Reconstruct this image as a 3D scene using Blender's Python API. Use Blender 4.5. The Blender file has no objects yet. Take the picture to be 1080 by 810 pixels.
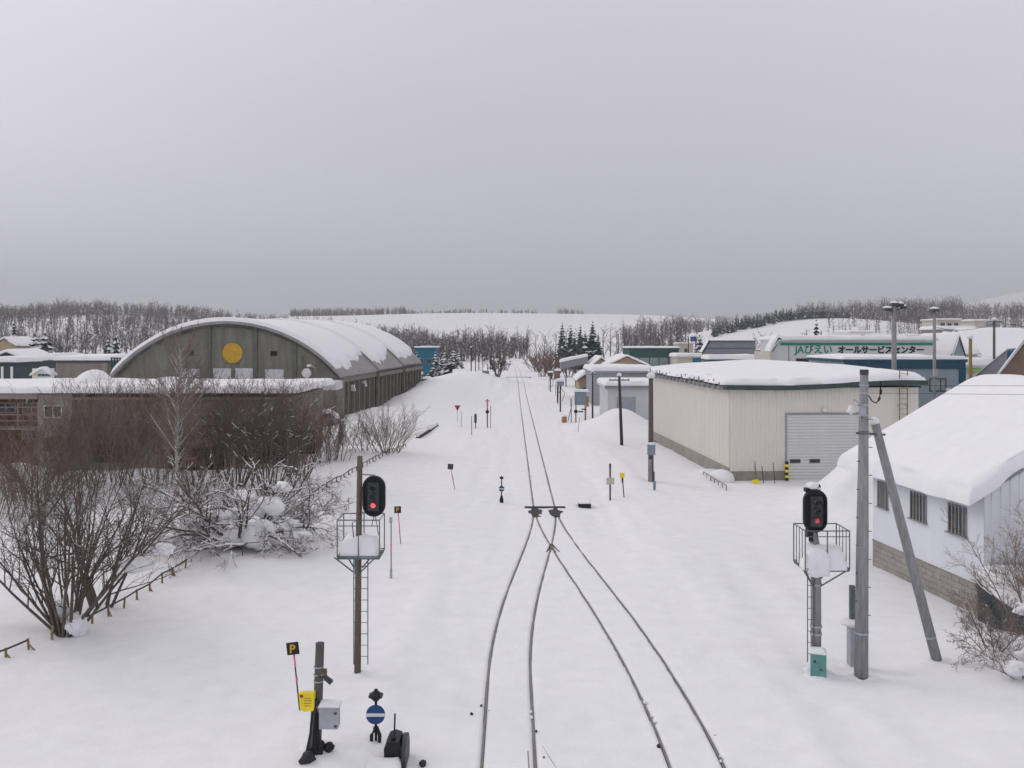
import bpy, math, random
import numpy as np
from mathutils import Vector, Matrix

# ------------------------------------------------------------------ camera, sky, sun, exposure
SC = bpy.context.scene
COL = SC.collection
CAMZ, FPX, HOR = 8.3, 900.0, 358.0          # eye height, focal length in photo pixels, horizon row
cam = bpy.data.objects.new('camera', bpy.data.cameras.new('camera'))
cam.data.lens = FPX / 1080 * 36
cam.data.sensor_width = 36
cam.data.shift_y = -(405 - HOR) / 1080
cam.data.clip_start, cam.data.clip_end = 0.1, 12000
cam.location = (0, 0, CAMZ)
cam.rotation_euler = (math.pi / 2, 0, 0)
COL.objects.link(cam)
SC.camera = cam

SUN_EL, SUN_AZ = 34.0, -58.0                 # soft sun behind the cloud deck, to the left and ahead
world = bpy.data.worlds.new('World')
SC.world = world
world.use_nodes = True
wt = world.node_tree
wt.nodes.clear()
def wn(t, **k):
    n = wt.nodes.new(t)
    for a, b in k.items():
        setattr(n, a, b)
    return n
wl = wt.links.new
w_out = wn('ShaderNodeOutputWorld')
w_bg = wn('ShaderNodeBackground')
w_tc = wn('ShaderNodeTexCoord')
w_sep = wn('ShaderNodeSeparateXYZ')
wl(w_tc.outputs['Generated'], w_sep.inputs[0])
w_map = wn('ShaderNodeMapRange')
w_map.inputs['From Min'].default_value = 0.0
w_map.inputs['From Max'].default_value = 1.0
wl(w_sep.outputs['Z'], w_map.inputs['Value'])
w_ramp = wn('ShaderNodeValToRGB')            # overcast deck: dim at the horizon, bright overhead
w_ramp.color_ramp.elements[0].color = (0.54, 0.565, 0.67, 1)
w_ramp.color_ramp.elements[1].color = (0.80, 0.775, 0.80, 1)
e = w_ramp.color_ramp.elements.new(0.10); e.color = (0.585, 0.59, 0.685, 1)
e = w_ramp.color_ramp.elements.new(0.22); e.color = (0.63, 0.62, 0.695, 1)
e = w_ramp.color_ramp.elements.new(0.40); e.color = (0.675, 0.655, 0.72, 1)
wl(w_map.outputs[0], w_ramp.inputs[0])
w_mp = wn('ShaderNodeMapping')
w_mp.inputs['Scale'].default_value = (1.2, 1.2, 7.0)
wl(w_tc.outputs['Generated'], w_mp.inputs[0])
w_noise = wn('ShaderNodeTexNoise')
w_noise.inputs['Scale'].default_value = 1.3
w_noise.inputs['Detail'].default_value = 4
wl(w_mp.outputs[0], w_noise.inputs['Vector'])
w_nr = wn('ShaderNodeMapRange')
w_nr.inputs['To Min'].default_value = 0.955
w_nr.inputs['To Max'].default_value = 1.045
wl(w_noise.outputs[0], w_nr.inputs['Value'])
w_mul = wn('ShaderNodeMix', data_type='RGBA', blend_type='MULTIPLY')
w_mul.inputs['Factor'].default_value = 1.0
wl(w_ramp.outputs[0], w_mul.inputs['A'])
w_glow = wn('ShaderNodeMapRange', interpolation_type='SMOOTHSTEP')   # broad glow on the side of the hidden sun
w_glow.inputs['From Min'].default_value = 0.1
w_glow.inputs['From Max'].default_value = -1.0
w_glow.inputs['To Min'].default_value = 1.0
w_glow.inputs['To Max'].default_value = 1.25
wl(w_sep.outputs['X'], w_glow.inputs['Value'])
w_gm = wn('ShaderNodeMath', operation='MULTIPLY')
wl(w_glow.outputs[0], w_gm.inputs[0]); wl(w_nr.outputs[0], w_gm.inputs[1])
w_ahead = wn('ShaderNodeMapRange', interpolation_type='SMOOTHSTEP')  # the deck is thickest straight up the line
w_ahead.inputs['From Min'].default_value = 0.80
w_ahead.inputs['From Max'].default_value = 1.0
w_ahead.inputs['To Min'].default_value = 1.12
w_ahead.inputs['To Max'].default_value = 1.0
wl(w_sep.outputs['Y'], w_ahead.inputs['Value'])
w_gm2 = wn('ShaderNodeMath', operation='MULTIPLY')
wl(w_gm.outputs[0], w_gm2.inputs[0]); wl(w_ahead.outputs[0], w_gm2.inputs[1])
wl(w_gm2.outputs[0], w_mul.inputs['B'])
w_sky = wn('ShaderNodeTexSky', sky_type='NISHITA')
w_sky.sun_disc = False
w_sky.sun_elevation = math.radians(SUN_EL)
w_sky.sun_rotation = math.radians(SUN_AZ)
w_sky.dust_density = 3.0
w_sm = wn('ShaderNodeMix', data_type='RGBA', blend_type='MULTIPLY')
w_sm.inputs['Factor'].default_value = 1.0
w_sm.inputs['B'].default_value = (0.08, 0.08, 0.08, 1)
wl(w_sky.outputs[0], w_sm.inputs['A'])
w_mix = wn('ShaderNodeMix', data_type='RGBA')
w_mix.inputs['Factor'].default_value = 0.94   # the cloud deck hides nearly all of the clear sky
wl(w_sm.outputs['Result'], w_mix.inputs['A'])
wl(w_mul.outputs['Result'], w_mix.inputs['B'])
wl(w_mix.outputs['Result'], w_bg.inputs['Color'])
w_bg.inputs['Strength'].default_value = 1.0
wl(w_bg.outputs[0], w_out.inputs['Surface'])

sun = bpy.data.objects.new('sun', bpy.data.lights.new('sun', 'SUN'))
sun.data.energy = 0.75
sun.data.angle = math.radians(25)
sun.data.color = (1.0, 0.96, 0.93)
_a, _e = math.radians(SUN_AZ), math.radians(SUN_EL)
_d = Vector((math.sin(_a) * math.cos(_e), math.cos(_a) * math.cos(_e), math.sin(_e)))
sun.rotation_euler = (-_d).to_track_quat('-Z', 'Y').to_euler()
COL.objects.link(sun)

SC.view_settings.view_transform = 'Standard'
SC.view_settings.look = 'None'
SC.view_settings.exposure = 0.0
SC.view_settings.gamma = 1.0
SC.view_settings.use_curve_mapping = False
SC.render.engine = 'CYCLES'
SC.cycles.use_denoising = True
SC.cycles.max_bounces = 5
SC.cycles.diffuse_bounces = 3
SC.cycles.glossy_bounces = 2
SC.cycles.volume_bounces = 0

# ------------------------------------------------------------------ helpers
def WX(px, Y): return (px - 540.0) / FPX * Y
def WZ(py, Y): return CAMZ - (py - HOR) / FPX * Y
def GY(py): return CAMZ * FPX / (py - HOR)   # distance of flat ground seen at that row

_hash = np.random.default_rng(7).random((256, 256)).astype(np.float64)
def vnoise(x, y, s=1.0, seed=0):
    x = np.asarray(x, float) / s + seed * 17.3; y = np.asarray(y, float) / s + seed * 9.7
    xi = np.floor(x).astype(int); yi = np.floor(y).astype(int)
    fx = x - xi; fy = y - yi
    fx = fx * fx * (3 - 2 * fx); fy = fy * fy * (3 - 2 * fy)
    h = lambda a, b: _hash[a & 255, b & 255]
    return ((h(xi, yi) * (1 - fx) + h(xi + 1, yi) * fx) * (1 - fy) + (h(xi, yi + 1) * (1 - fx) + h(xi + 1, yi + 1) * fx) * fy) * 2 - 1

MATS = {}
def mat(name, col, rough=0.7, var=0.12, scale=3.0, bump=0.0, bscale=30.0, metal=0.0, emit=None, estr=0.0, streak=None, col2=None, spec=0.3):
    """Principled material with noise-driven colour variation; streak=(sx,sy,sz) stretches the noise."""
    if name in MATS: return MATS[name]
    m = bpy.data.materials.new(name); m.use_nodes = True
    nt = m.node_tree; b = nt.nodes['Principled BSDF']
    b.inputs['Roughness'].default_value = rough
    b.inputs['Metallic'].default_value = metal
    b.inputs['Specular IOR Level'].default_value = spec
    tc = nt.nodes.new('ShaderNodeTexCoord')
    mp = nt.nodes.new('ShaderNodeMapping')
    if streak: mp.inputs['Scale'].default_value = streak
    nt.links.new(tc.outputs['Object'], mp.inputs[0])
    n = nt.nodes.new('ShaderNodeTexNoise')
    n.inputs['Scale'].default_value = scale; n.inputs['Detail'].default_value = 5; n.inputs['Roughness'].default_value = 0.6
    nt.links.new(mp.outputs[0], n.inputs['Vector'])
    r = nt.nodes.new('ShaderNodeValToRGB')
    c2 = col2 or tuple(min(1, c * (1 + var)) for c in col)
    c1 = tuple(c * (1 - var) for c in col)
    r.color_ramp.elements[0].position = 0.32; r.color_ramp.elements[0].color = (*c1, 1)
    r.color_ramp.elements[1].position = 0.68; r.color_ramp.elements[1].color = (*c2, 1)
    nt.links.new(n.outputs[0], r.inputs[0])
    nt.links.new(r.outputs[0], b.inputs['Base Color'])
    if bump:
        n2 = nt.nodes.new('ShaderNodeTexNoise'); n2.inputs['Scale'].default_value = bscale; n2.inputs['Detail'].default_value = 4
        nt.links.new(tc.outputs['Object'], n2.inputs['Vector'])
        bp = nt.nodes.new('ShaderNodeBump'); bp.inputs['Strength'].default_value = bump; bp.inputs['Distance'].default_value = 0.05
        nt.links.new(n2.outputs[0], bp.inputs['Height']); nt.links.new(bp.outputs[0], b.inputs['Normal'])
    if emit:
        b.inputs['Emission Color'].default_value = (*emit, 1); b.inputs['Emission Strength'].default_value = estr
    MATS[name] = m
    return m

M = {}
M['snow'] = mat('snow', (0.775, 0.775, 0.79), 0.85, 0.035, 1.5, 0.25, 9.0, spec=0.15)
M['snowroof'] = mat('snow_on_roofs', (0.795, 0.795, 0.81), 0.85, 0.025, 2.0, 0.15, 5.0, spec=0.15)
M['rail'] = mat('rail_steel', (0.20, 0.19, 0.185), 0.45, 0.3, 6, metal=0.3, streak=(8, .3, 8))
M['railside'] = mat('rail_rust_and_shade', (0.13, 0.115, 0.11), 0.8, 0.3, 6)
M['tie'] = mat('wet_sleeper', (0.035, 0.033, 0.035), 0.7, 0.35, 6, 0.5, 30)
M['wood'] = mat('grey_wood_pole', (0.10, 0.095, 0.088), 0.85, 0.28, 5, 0.4, 40, streak=(9, 9, .7))
M['wood2'] = mat('brown_wood_pole', (0.135, 0.105, 0.082), 0.85, 0.28, 5, 0.4, 40, streak=(9, 9, .7))
M['darkwood'] = mat('dark_wood_pole', (0.055, 0.05, 0.047), 0.85, 0.3, 5, 0.4, 40, streak=(9, 9, .7))
M['conc'] = mat('pole_concrete', (0.255, 0.26, 0.265), 0.85, 0.22, 2.5, 0.3, 40, streak=(5, 5, .8))
M['steel'] = mat('painted_grey_steel', (0.115, 0.135, 0.15), 0.55, 0.2, 6, metal=0.2)
M['galv'] = mat('galvanised_steel', (0.36, 0.38, 0.41), 0.5, 0.15, 6, metal=0.3)
M['black'] = mat('black_enamel', (0.012, 0.013, 0.016), 0.45, 0.25, 8)
M['dgrey'] = mat('dark_grey_housing', (0.05, 0.055, 0.062), 0.55, 0.2, 8)
M['lensoff'] = mat('unlit_lens', (0.01, 0.012, 0.016), 0.2, 0.1, 8)
M['red_on'] = mat('lit_red_lens', (0.6, 0.06, 0.07), 0.3, 0.05, 8, emit=(1.0, 0.10, 0.13), estr=1.1)
M['red_dim'] = mat('dim_red_lens', (0.45, 0.05, 0.06), 0.3, 0.05, 8, emit=(1.0, 0.10, 0.13), estr=.35)
M['green_box'] = mat('green_cabinet_paint', (0.12, 0.30, 0.27), 0.6, 0.15, 4)
M['yellow'] = mat('yellow_paint', (0.80, 0.62, 0.03), 0.5, 0.1, 4)
M['gold'] = mat('weathered_yellow_disc', (0.50, 0.30, 0.035), 0.7, 0.14, 1.6)
M['blue_disc'] = mat('blue_enamel', (0.025, 0.07, 0.20), 0.5, 0.15, 6)
M['white'] = mat('white_paint', (0.72, 0.72, 0.72), 0.6, 0.06, 4)
M['redsign'] = mat('red_sign_paint', (0.30, 0.035, 0.04), 0.6, 0.12, 5)
M['pink'] = mat('red_reflective_tape', (0.75, 0.20, 0.25), 0.5, 0.1, 5)
M['boxgrey'] = mat('grey_box_paint', (0.36, 0.37, 0.40), 0.55, 0.1, 4)
M['boxblue'] = mat('blue_grey_box_paint', (0.20, 0.26, 0.30), 0.55, 0.1, 4)
M['beige'] = mat('beige_sheet_metal', (0.70, 0.665, 0.605), 0.6, 0.03, .5)
M['shutter'] = mat('shutter_enamel', (0.62, 0.63, 0.61), 0.55, 0.03, .6)
M['greentrim'] = mat('dark_green_trim', (0.045, 0.07, 0.065), 0.55, 0.15, 3)
M['cement'] = mat('stained_cement', (0.27, 0.245, 0.22), 0.9, 0.2, 1.8, 0.3, 25)
M['block'] = mat('concrete_block', (0.30, 0.28, 0.255), 0.9, 0.16, 1.4, 0.4, 30)
M['mortar'] = mat('mortar', (0.20, 0.185, 0.17), 0.95, 0.15, 5)
M['shedwall'] = mat('pale_blue_render', (0.66, 0.68, 0.715), 0.75, 0.05, 1.0, streak=(1, 1, .3))
M['shedmetal'] = mat('pale_blue_siding', (0.66, 0.675, 0.70), 0.6, 0.05, 1.2)
M['glass'] = mat('dark_window_glass', (0.022, 0.026, 0.03), 0.15, 0.3, 1.5, spec=0.5)
M['frame'] = mat('aluminium_frame', (0.30, 0.30, 0.30), 0.5, 0.1, 4, metal=0.3)
M['wframe'] = mat('white_frame', (0.58, 0.58, 0.57), 0.5, 0.06, 4)
M['tealdark'] = mat('dark_teal_boards', (0.045, 0.065, 0.075), 0.75, 0.25, 2, streak=(5, 5, .6))
M['dome_conc'] = mat('dome_front_concrete', (0.172, 0.168, 0.138), 0.9, 0.24, 0.9, 0.3, 20, streak=(2.0, 2.0, .35))
M['dome_col'] = mat('dome_column', (0.115, 0.12, 0.11), 0.85, 0.2, 2)
M['dome_roof'] = mat('dome_roof_sheet', (0.27, 0.265, 0.26), 0.65, 0.15, 1.5)
M['dome_side'] = mat('dome_side_boards', (0.095, 0.088, 0.074), 0.9, 0.35, 1.2, streak=(4, 4, .3))
M['dome_pil'] = mat('dome_side_pilaster', (0.19, 0.182, 0.158), 0.9, 0.2, 2)
M['taupe'] = mat('taupe_render', (0.25, 0.222, 0.198), 0.9, 0.14, 1.0)
M['taupe2'] = mat('light_taupe_render', (0.285, 0.25, 0.225), 0.9, 0.12, 1.0)
M['brown'] = mat('brown_boards', (0.105, 0.052, 0.03), 0.85, 0.25, 1.5, streak=(4, 4, .5))
M['brownwall'] = mat('brown_gable_wall', (0.19, 0.135, 0.10), 0.9, 0.15, 1.3)
M['darkopen'] = mat('dark_opening', (0.016, 0.016, 0.017), 0.9, 0.2, 2)
M['tan'] = mat('tan_siding', (0.40, 0.31, 0.20), 0.8, 0.1, 1.5)
M['rust'] = mat('red_brown_roof', (0.16, 0.06, 0.05), 0.7, 0.2, 2)
M['dgreen'] = mat('dark_green_siding', (0.022, 0.075, 0.068), 0.7, 0.15, 2)
M['pgreen'] = mat('pale_green_panels', (0.22, 0.29, 0.285), 0.6, 0.15, 1.0)
M['bluegrey'] = mat('blue_grey_siding', (0.30, 0.325, 0.36), 0.7, 0.08, 1.2)
M['lgrey'] = mat('light_grey_siding', (0.52, 0.53, 0.545), 0.7, 0.06, 1.2)
M['mgrey'] = mat('mid_grey_siding', (0.235, 0.245, 0.275), 0.7, 0.1, 1.2)
M['cream'] = mat('cream_render', (0.52, 0.48, 0.41), 0.8, 0.07, 1.2)
M['ja_wall'] = mat('grey_white_sheet', (0.54, 0.55, 0.555), 0.65, 0.05, 1.0)
M['ja_green'] = mat('green_stripe_paint', (0.015, 0.20, 0.13), 0.6, 0.1, 2)
M['ink'] = mat('black_lettering', (0.02, 0.02, 0.022), 0.7, 0.1, 2)
M['navy'] = mat('deep_blue_sheet', (0.016, 0.066, 0.105), 0.6, 0.15, 2)
M['tealgrey'] = mat('teal_grey_sheet', (0.245, 0.30, 0.335), 0.65, 0.07, 1.5)
M['tealblue'] = mat('teal_blue_sheet', (0.015, 0.13, 0.20), 0.65, 0.12, 2)
M['bark'] = mat('bare_bark', (0.112, 0.089, 0.075), 0.95, 0.25, 6)
M['bark2'] = mat('brown_bark', (0.165, 0.115, 0.093), 0.95, 0.25, 6)
M['bark3'] = mat('grey_brown_twigs', (0.235, 0.185, 0.157), 0.95, 0.2, 4)
M['birch'] = mat('birch_bark', (0.42, 0.39, 0.37), 0.9, 0.4, 7, streak=(1, 1, 3))
M['fartree'] = mat('far_bare_wood', (0.095, 0.089, 0.092), 0.95, 0.25, .05)
M['fartree_b'] = mat('far_brown_wood', (0.125, 0.10, 0.094), 0.95, 0.25, .05)
M['needle'] = mat('dark_needles', (0.022, 0.042, 0.040), 0.9, 0.35, 1.2)
M['needle_b'] = mat('blue_needles', (0.045, 0.070, 0.078), 0.9, 0.3, 1.2)
M['orange'] = mat('faded_orange_paint', (0.38, 0.19, 0.07), 0.7, 0.15, 5)
M['bamboo'] = mat('bamboo', (0.26, 0.18, 0.085), 0.8, 0.25, 9)
M['cable'] = mat('black_cable', (0.012, 0.012, 0.013), 0.6, 0.2, 8)
M['lampglass'] = mat('lamp_opal', (0.68, 0.68, 0.67), 0.35, 0.04, 3)
M['tyre'] = mat('tyre_rubber', (0.015, 0.015, 0.016), 0.8, 0.2, 8)

def snow_relief(m, scales):
    nt = m.node_tree; b = nt.nodes['Principled BSDF']; tc = nt.nodes.new('ShaderNodeTexCoord')
    prev = b.inputs['Normal'].links[0].from_socket if b.inputs['Normal'].links else None
    for sc_, st, di in scales:
        n = nt.nodes.new('ShaderNodeTexNoise'); n.inputs['Scale'].default_value = sc_; n.inputs['Detail'].default_value = 3
        nt.links.new(tc.outputs['Object'], n.inputs['Vector'])
        bp = nt.nodes.new('ShaderNodeBump'); bp.inputs['Strength'].default_value = st; bp.inputs['Distance'].default_value = di
        nt.links.new(n.outputs[0], bp.inputs['Height'])
        if prev: nt.links.new(prev, bp.inputs['Normal'])
        prev = bp.outputs[0]
    nt.links.new(prev, b.inputs['Normal'])
snow_relief(M['snow'], ((.5, .25, .25), (3.5, .22, .05), (22, .3, .02)))
snow_relief(M['snowroof'], ((1.6, .35, .06), (18, .3, .02)))

class MB:
    """Collects shapes; build() makes ONE mesh object from them."""
    def __init__(s, org=(0, 0, 0), rz=0.0):
        s.v = []; s.f = []; s.org = Vector(org); s.c, s.s = math.cos(rz), math.sin(rz)
    def P(s, p):
        return (s.org.x + p[0] * s.c - p[1] * s.s, s.org.y + p[0] * s.s + p[1] * s.c, s.org.z + p[2])
    def add(s, vs, fs):
        n = len(s.v); s.v += [s.P(p) for p in vs]; s.f += [tuple(i + n for i in f) for f in fs]; return s
    def box(s, x0, x1, y0, y1, z0, z1):
        return s.add([(x0,y0,z0),(x1,y0,z0),(x1,y1,z0),(x0,y1,z0),(x0,y0,z1),(x1,y0,z1),(x1,y1,z1),(x0,y1,z1)],
                     [(3,2,1,0),(4,5,6,7),(0,1,5,4),(1,2,6,5),(2,3,7,6),(3,0,4,7)])
    def cbox(s, c, d):
        return s.box(c[0]-d[0]/2, c[0]+d[0]/2, c[1]-d[1]/2, c[1]+d[1]/2, c[2]-d[2]/2, c[2]+d[2]/2)
    def extr_y(s, poly, y0, y1):           # polygon in x,z pushed along y
        n = len(poly)
        return s.add([(a, y0, b) for a, b in poly] + [(a, y1, b) for a, b in poly],
                     [tuple(range(n)), tuple(range(2*n-1, n-1, -1))] + [(i, i+n, (i+1) % n + n, (i+1) % n) for i in range(n)])
    def extr_x(s, poly, x0, x1):           # polygon in y,z pushed along x
        n = len(poly)
        return s.add([(x0, a, b) for a, b in poly] + [(x1, a, b) for a, b in poly],
                     [tuple(range(n-1, -1, -1)), tuple(range(n, 2*n))] + [(i, (i+1) % n, (i+1) % n + n, i+n) for i in range(n)])
    def tube(s, pts, rad, n=8, caps=True):
        pts = [Vector(p) for p in pts]
        if not hasattr(rad, '__len__'): rad = [rad] * len(pts)
        vs, fs = [], []
        for i, p in enumerate(pts):
            d = (pts[min(i+1, len(pts)-1)] - pts[max(i-1, 0)]).normalized()
            up = Vector((0, 0, 1)) if abs(d.z) < .9 else Vector((1, 0, 0))
            a = d.cross(up).normalized(); b = d.cross(a)
            for k in range(n):
                t = 2 * math.pi * k / n
                vs.append(tuple(p + (a * math.cos(t) + b * math.sin(t)) * rad[i]))
        for i in range(len(pts) - 1):
            for k in range(n):
                fs.append((i*n+k, i*n+(k+1) % n, (i+1)*n+(k+1) % n, (i+1)*n+k))
        if caps:
            fs.append(tuple(range(n-1, -1, -1))); fs.append(tuple(range((len(pts)-1)*n, len(pts)*n)))
        return s.add(vs, fs)
    def lathe(s, prof, c, n=14):            # prof = [(r,z)...] turned about a vertical axis through c
        vs, fs = [], []
        for r, z in prof:
            for k in range(n):
                t = 2 * math.pi * k / n; vs.append((c[0] + r * math.cos(t), c[1] + r * math.sin(t), c[2] + z))
        for i in range(len(prof) - 1):
            for k in range(n):
                fs.append((i*n+k, i*n+(k+1) % n, (i+1)*n+(k+1) % n, (i+1)*n+k))
        fs.append(tuple(range(n-1, -1, -1))); fs.append(tuple(range((len(prof)-1)*n, len(prof)*n)))
        return s.add(vs, fs)
    def disc_y(s, c, r, th, n=20, rz=1.0):  # upright disc facing the -y side
        poly = [(c[0] + r * math.cos(2*math.pi*k/n), c[2] + r * rz * math.sin(2*math.pi*k/n)) for k in range(n)]
        return s.extr_y(poly, c[1] - th / 2, c[1] + th / 2)
    def build(s, name, m, parent=None, smooth=False, kind=None):
        o = parent.location if parent is not None else Vector((0, 0, 0))
        if parent is not None and parent.parent is not None: o = o + parent.parent.location
        me = bpy.data.meshes.new(name)
        me.from_pydata([(a - o.x, b - o.y, c - o.z) for a, b, c in s.v], [], s.f)
        return link(name, me, m, parent, smooth, kind)

def link(name, me, m, parent=None, smooth=False, kind=None):
    for mm in (m if isinstance(m, (list, tuple)) else [m]):
        me.materials.append(mm)
    if smooth: me.polygons.foreach_set('use_smooth', [True] * len(me.polygons))
    ob = bpy.data.objects.new(name, me); COL.objects.link(ob)
    if parent is not None: ob.parent = parent
    if kind: ob['kind'] = kind
    return ob

def tag(o, label, cat, group=None):
    o['label'] = label; o['category'] = cat
    if group: o['group'] = group
    return o
def thing(name, label, cat, loc=(0, 0, 0), group=None):
    o = bpy.data.objects.new(name, None); o.location = loc; o.empty_display_size = .3
    COL.objects.link(o)
    return tag(o, label, cat, group)
def arr_mesh(name, V, F):
    """mesh from numpy arrays; F is (n,3) or (n,4)"""
    me = bpy.data.meshes.new(name)
    k = F.shape[1]
    me.vertices.add(len(V)); me.vertices.foreach_set('co', np.ascontiguousarray(V, dtype=np.float32).ravel())
    me.loops.add(F.size); me.loops.foreach_set('vertex_index', np.ascontiguousarray(F, dtype=np.int32).ravel())
    me.polygons.add(len(F)); me.polygons.foreach_set('loop_start', np.arange(0, F.size, k, dtype=np.int32))
    me.update(calc_edges=True); me.validate()
    return me
def grid_faces(nr, nc):
    i = np.arange(nr - 1)[:, None] * nc + np.arange(nc - 1)[None, :]
    return np.stack([i, i + 1, i + nc + 1, i + nc], -1).reshape(-1, 4)

def snow_sheet(name, parent, u0, u1, v0, v1, zb, th, org=(0, 0, 0), rz=0.0, nu=24, nv=24, rnd=0.35, amp=0.05, nsc=1.2, seed=1, m=None, droop=0.0):
    """snow lying on a surface zb(u,v): rounded rim, uneven top, closed underneath"""
    eu = np.unique(np.r_[np.linspace(u0, u1, nu), u0 + rnd * np.array([.08, .3, .6]), u1 - rnd * np.array([.08, .3, .6])])
    ev = np.unique(np.r_[np.linspace(v0, v1, nv), v0 + rnd * np.array([.08, .3, .6]), v1 - rnd * np.array([.08, .3, .6])])
    U, V = np.meshgrid(eu, ev)
    d = np.minimum(np.minimum(U - u0, u1 - U), np.minimum(V - v0, v1 - V))
    q = np.clip(d / rnd, 0, 1); prof = np.sqrt(np.clip(1 - (1 - q) ** 2, 0, 1))
    base = np.vectorize(zb)(U, V)
    nz = vnoise(U, V, nsc, seed) * amp + vnoise(U, V, nsc * .4, seed + 3) * amp * .4
    jx = np.where(d < rnd * .5, vnoise(U, V, .8, seed + 5), 0) * rnd * .35
    jy = np.where(d < rnd * .5, vnoise(U, V, .8, seed + 8), 0) * rnd * .35
    T = base + (th + nz) * prof - droop * (1 - q) ** 2
    c, s = math.cos(rz), math.sin(rz)
    def W(Z):
        A, B = U + jx, V + jy
        return np.stack([org[0] + A * c - B * s, org[1] + A * s + B * c, org[2] + Z], -1).reshape(-1, 3)
    nr, nc = U.shape
    F = grid_faces(nr, nc)
    VV = np.r_[W(T), W(base - droop * (1 - q) ** 2 - .004)]
    FF = np.r_[F, F[:, ::-1] + nr * nc]
    rim = np.r_[np.arange(nc - 1), np.arange(1, nr) * nc - 1, np.arange(nr * nc - 1, nr * nc - nc, -1), np.arange(nr - 1, 0, -1) * nc]
    rim2 = np.roll(rim, -1)
    FF = np.r_[FF, np.stack([rim, rim + nr * nc, rim2 + nr * nc, rim2], -1)]
    o = parent.location if parent is not None else Vector((0, 0, 0))
    if parent is not None and parent.parent is not None: o = o + parent.parent.location
    return link(name, arr_mesh(name, VV - np.array(o), FF), m or M['snowroof'], parent, True)

def blob(name, parent, c, r, m, seed=0, n=14, amp=.18, flat=None):
    """uneven lump (snow clod, cushion of snow on a post)"""
    th = np.linspace(0, math.pi, n); ph = np.linspace(0, 2 * math.pi, n * 2, endpoint=False)
    T, Pn = np.meshgrid(th, ph, indexing='ij')
    x = np.sin(T) * np.cos(Pn); y = np.sin(T) * np.sin(Pn); z = np.cos(T)
    k = 1 + amp * (vnoise(x + z * .7, y - z * .5, .7, seed) + .5 * vnoise(x - z, y + z, .3, seed + 2)) * np.sin(T)
    k = np.where(T < 1e-6, 1.0, k)
    if flat is not None: z = np.where(z < flat, flat, z)
    Vv = np.stack([c[0] + r[0] * x * k, c[1] + r[1] * y * k, c[2] + r[2] * z * k], -1).reshape(-1, 3)
    nr, nc = T.shape
    i = np.arange(nr - 1)[:, None] * nc + np.arange(nc)[None, :]
    j = np.arange(nr - 1)[:, None] * nc + (np.arange(nc)[None, :] + 1) % nc
    F = np.stack([i, i + nc, j + nc, j], -1).reshape(-1, 4)
    o = parent.location if parent is not None else Vector((0, 0, 0))
    if parent is not None and parent.parent is not None: o = o + parent.parent.location
    return link(name, arr_mesh(name, Vv - np.array(o), F), m, parent, True)

def copy_thing(root, loc, label, rz=None, sc=None):
    r = root.copy(); COL.objects.link(r); r.location = loc
    if label: r['label'] = label
    if rz is not None: r.rotation_euler = (0, 0, rz)
    if sc is not None: r.scale = sc
    for ch in root.children:
        c = ch.copy(); COL.objects.link(c); c.parent = r
        for g in ch.children:
            d = g.copy(); COL.objects.link(d); d.parent = c
    return r

def lettering(name, text, m, parent, loc, size, rz=0.0, depth=0.02, bold=0.0, sx=1.0):
    """raised lettering on a wall facing the -y side"""
    cu = bpy.data.curves.new(name, 'FONT'); cu.body = text; cu.size = size; cu.extrude = depth; cu.offset = bold
    cu.align_x = 'LEFT'
    tmp = bpy.data.objects.new(name, cu); COL.objects.link(tmp)
    dg = bpy.context.evaluated_depsgraph_get()
    me = bpy.data.meshes.new_from_object(tmp.evaluated_get(dg))
    bpy.data.objects.remove(tmp)
    R = Matrix.Translation(loc) @ Matrix.Rotation(rz, 4, 'Z') @ Matrix.Rotation(math.pi/2, 4, 'X') @ Matrix.Diagonal((sx, 1, 1, 1))
    o = parent.location if parent is not None else Vector((0,0,0))
    if parent is not None and parent.parent is not None: o = o + parent.parent.location
    me.transform(Matrix.Translation(-o) @ R)
    me.materials.clear()
    return link(name, me, m, parent)

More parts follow.
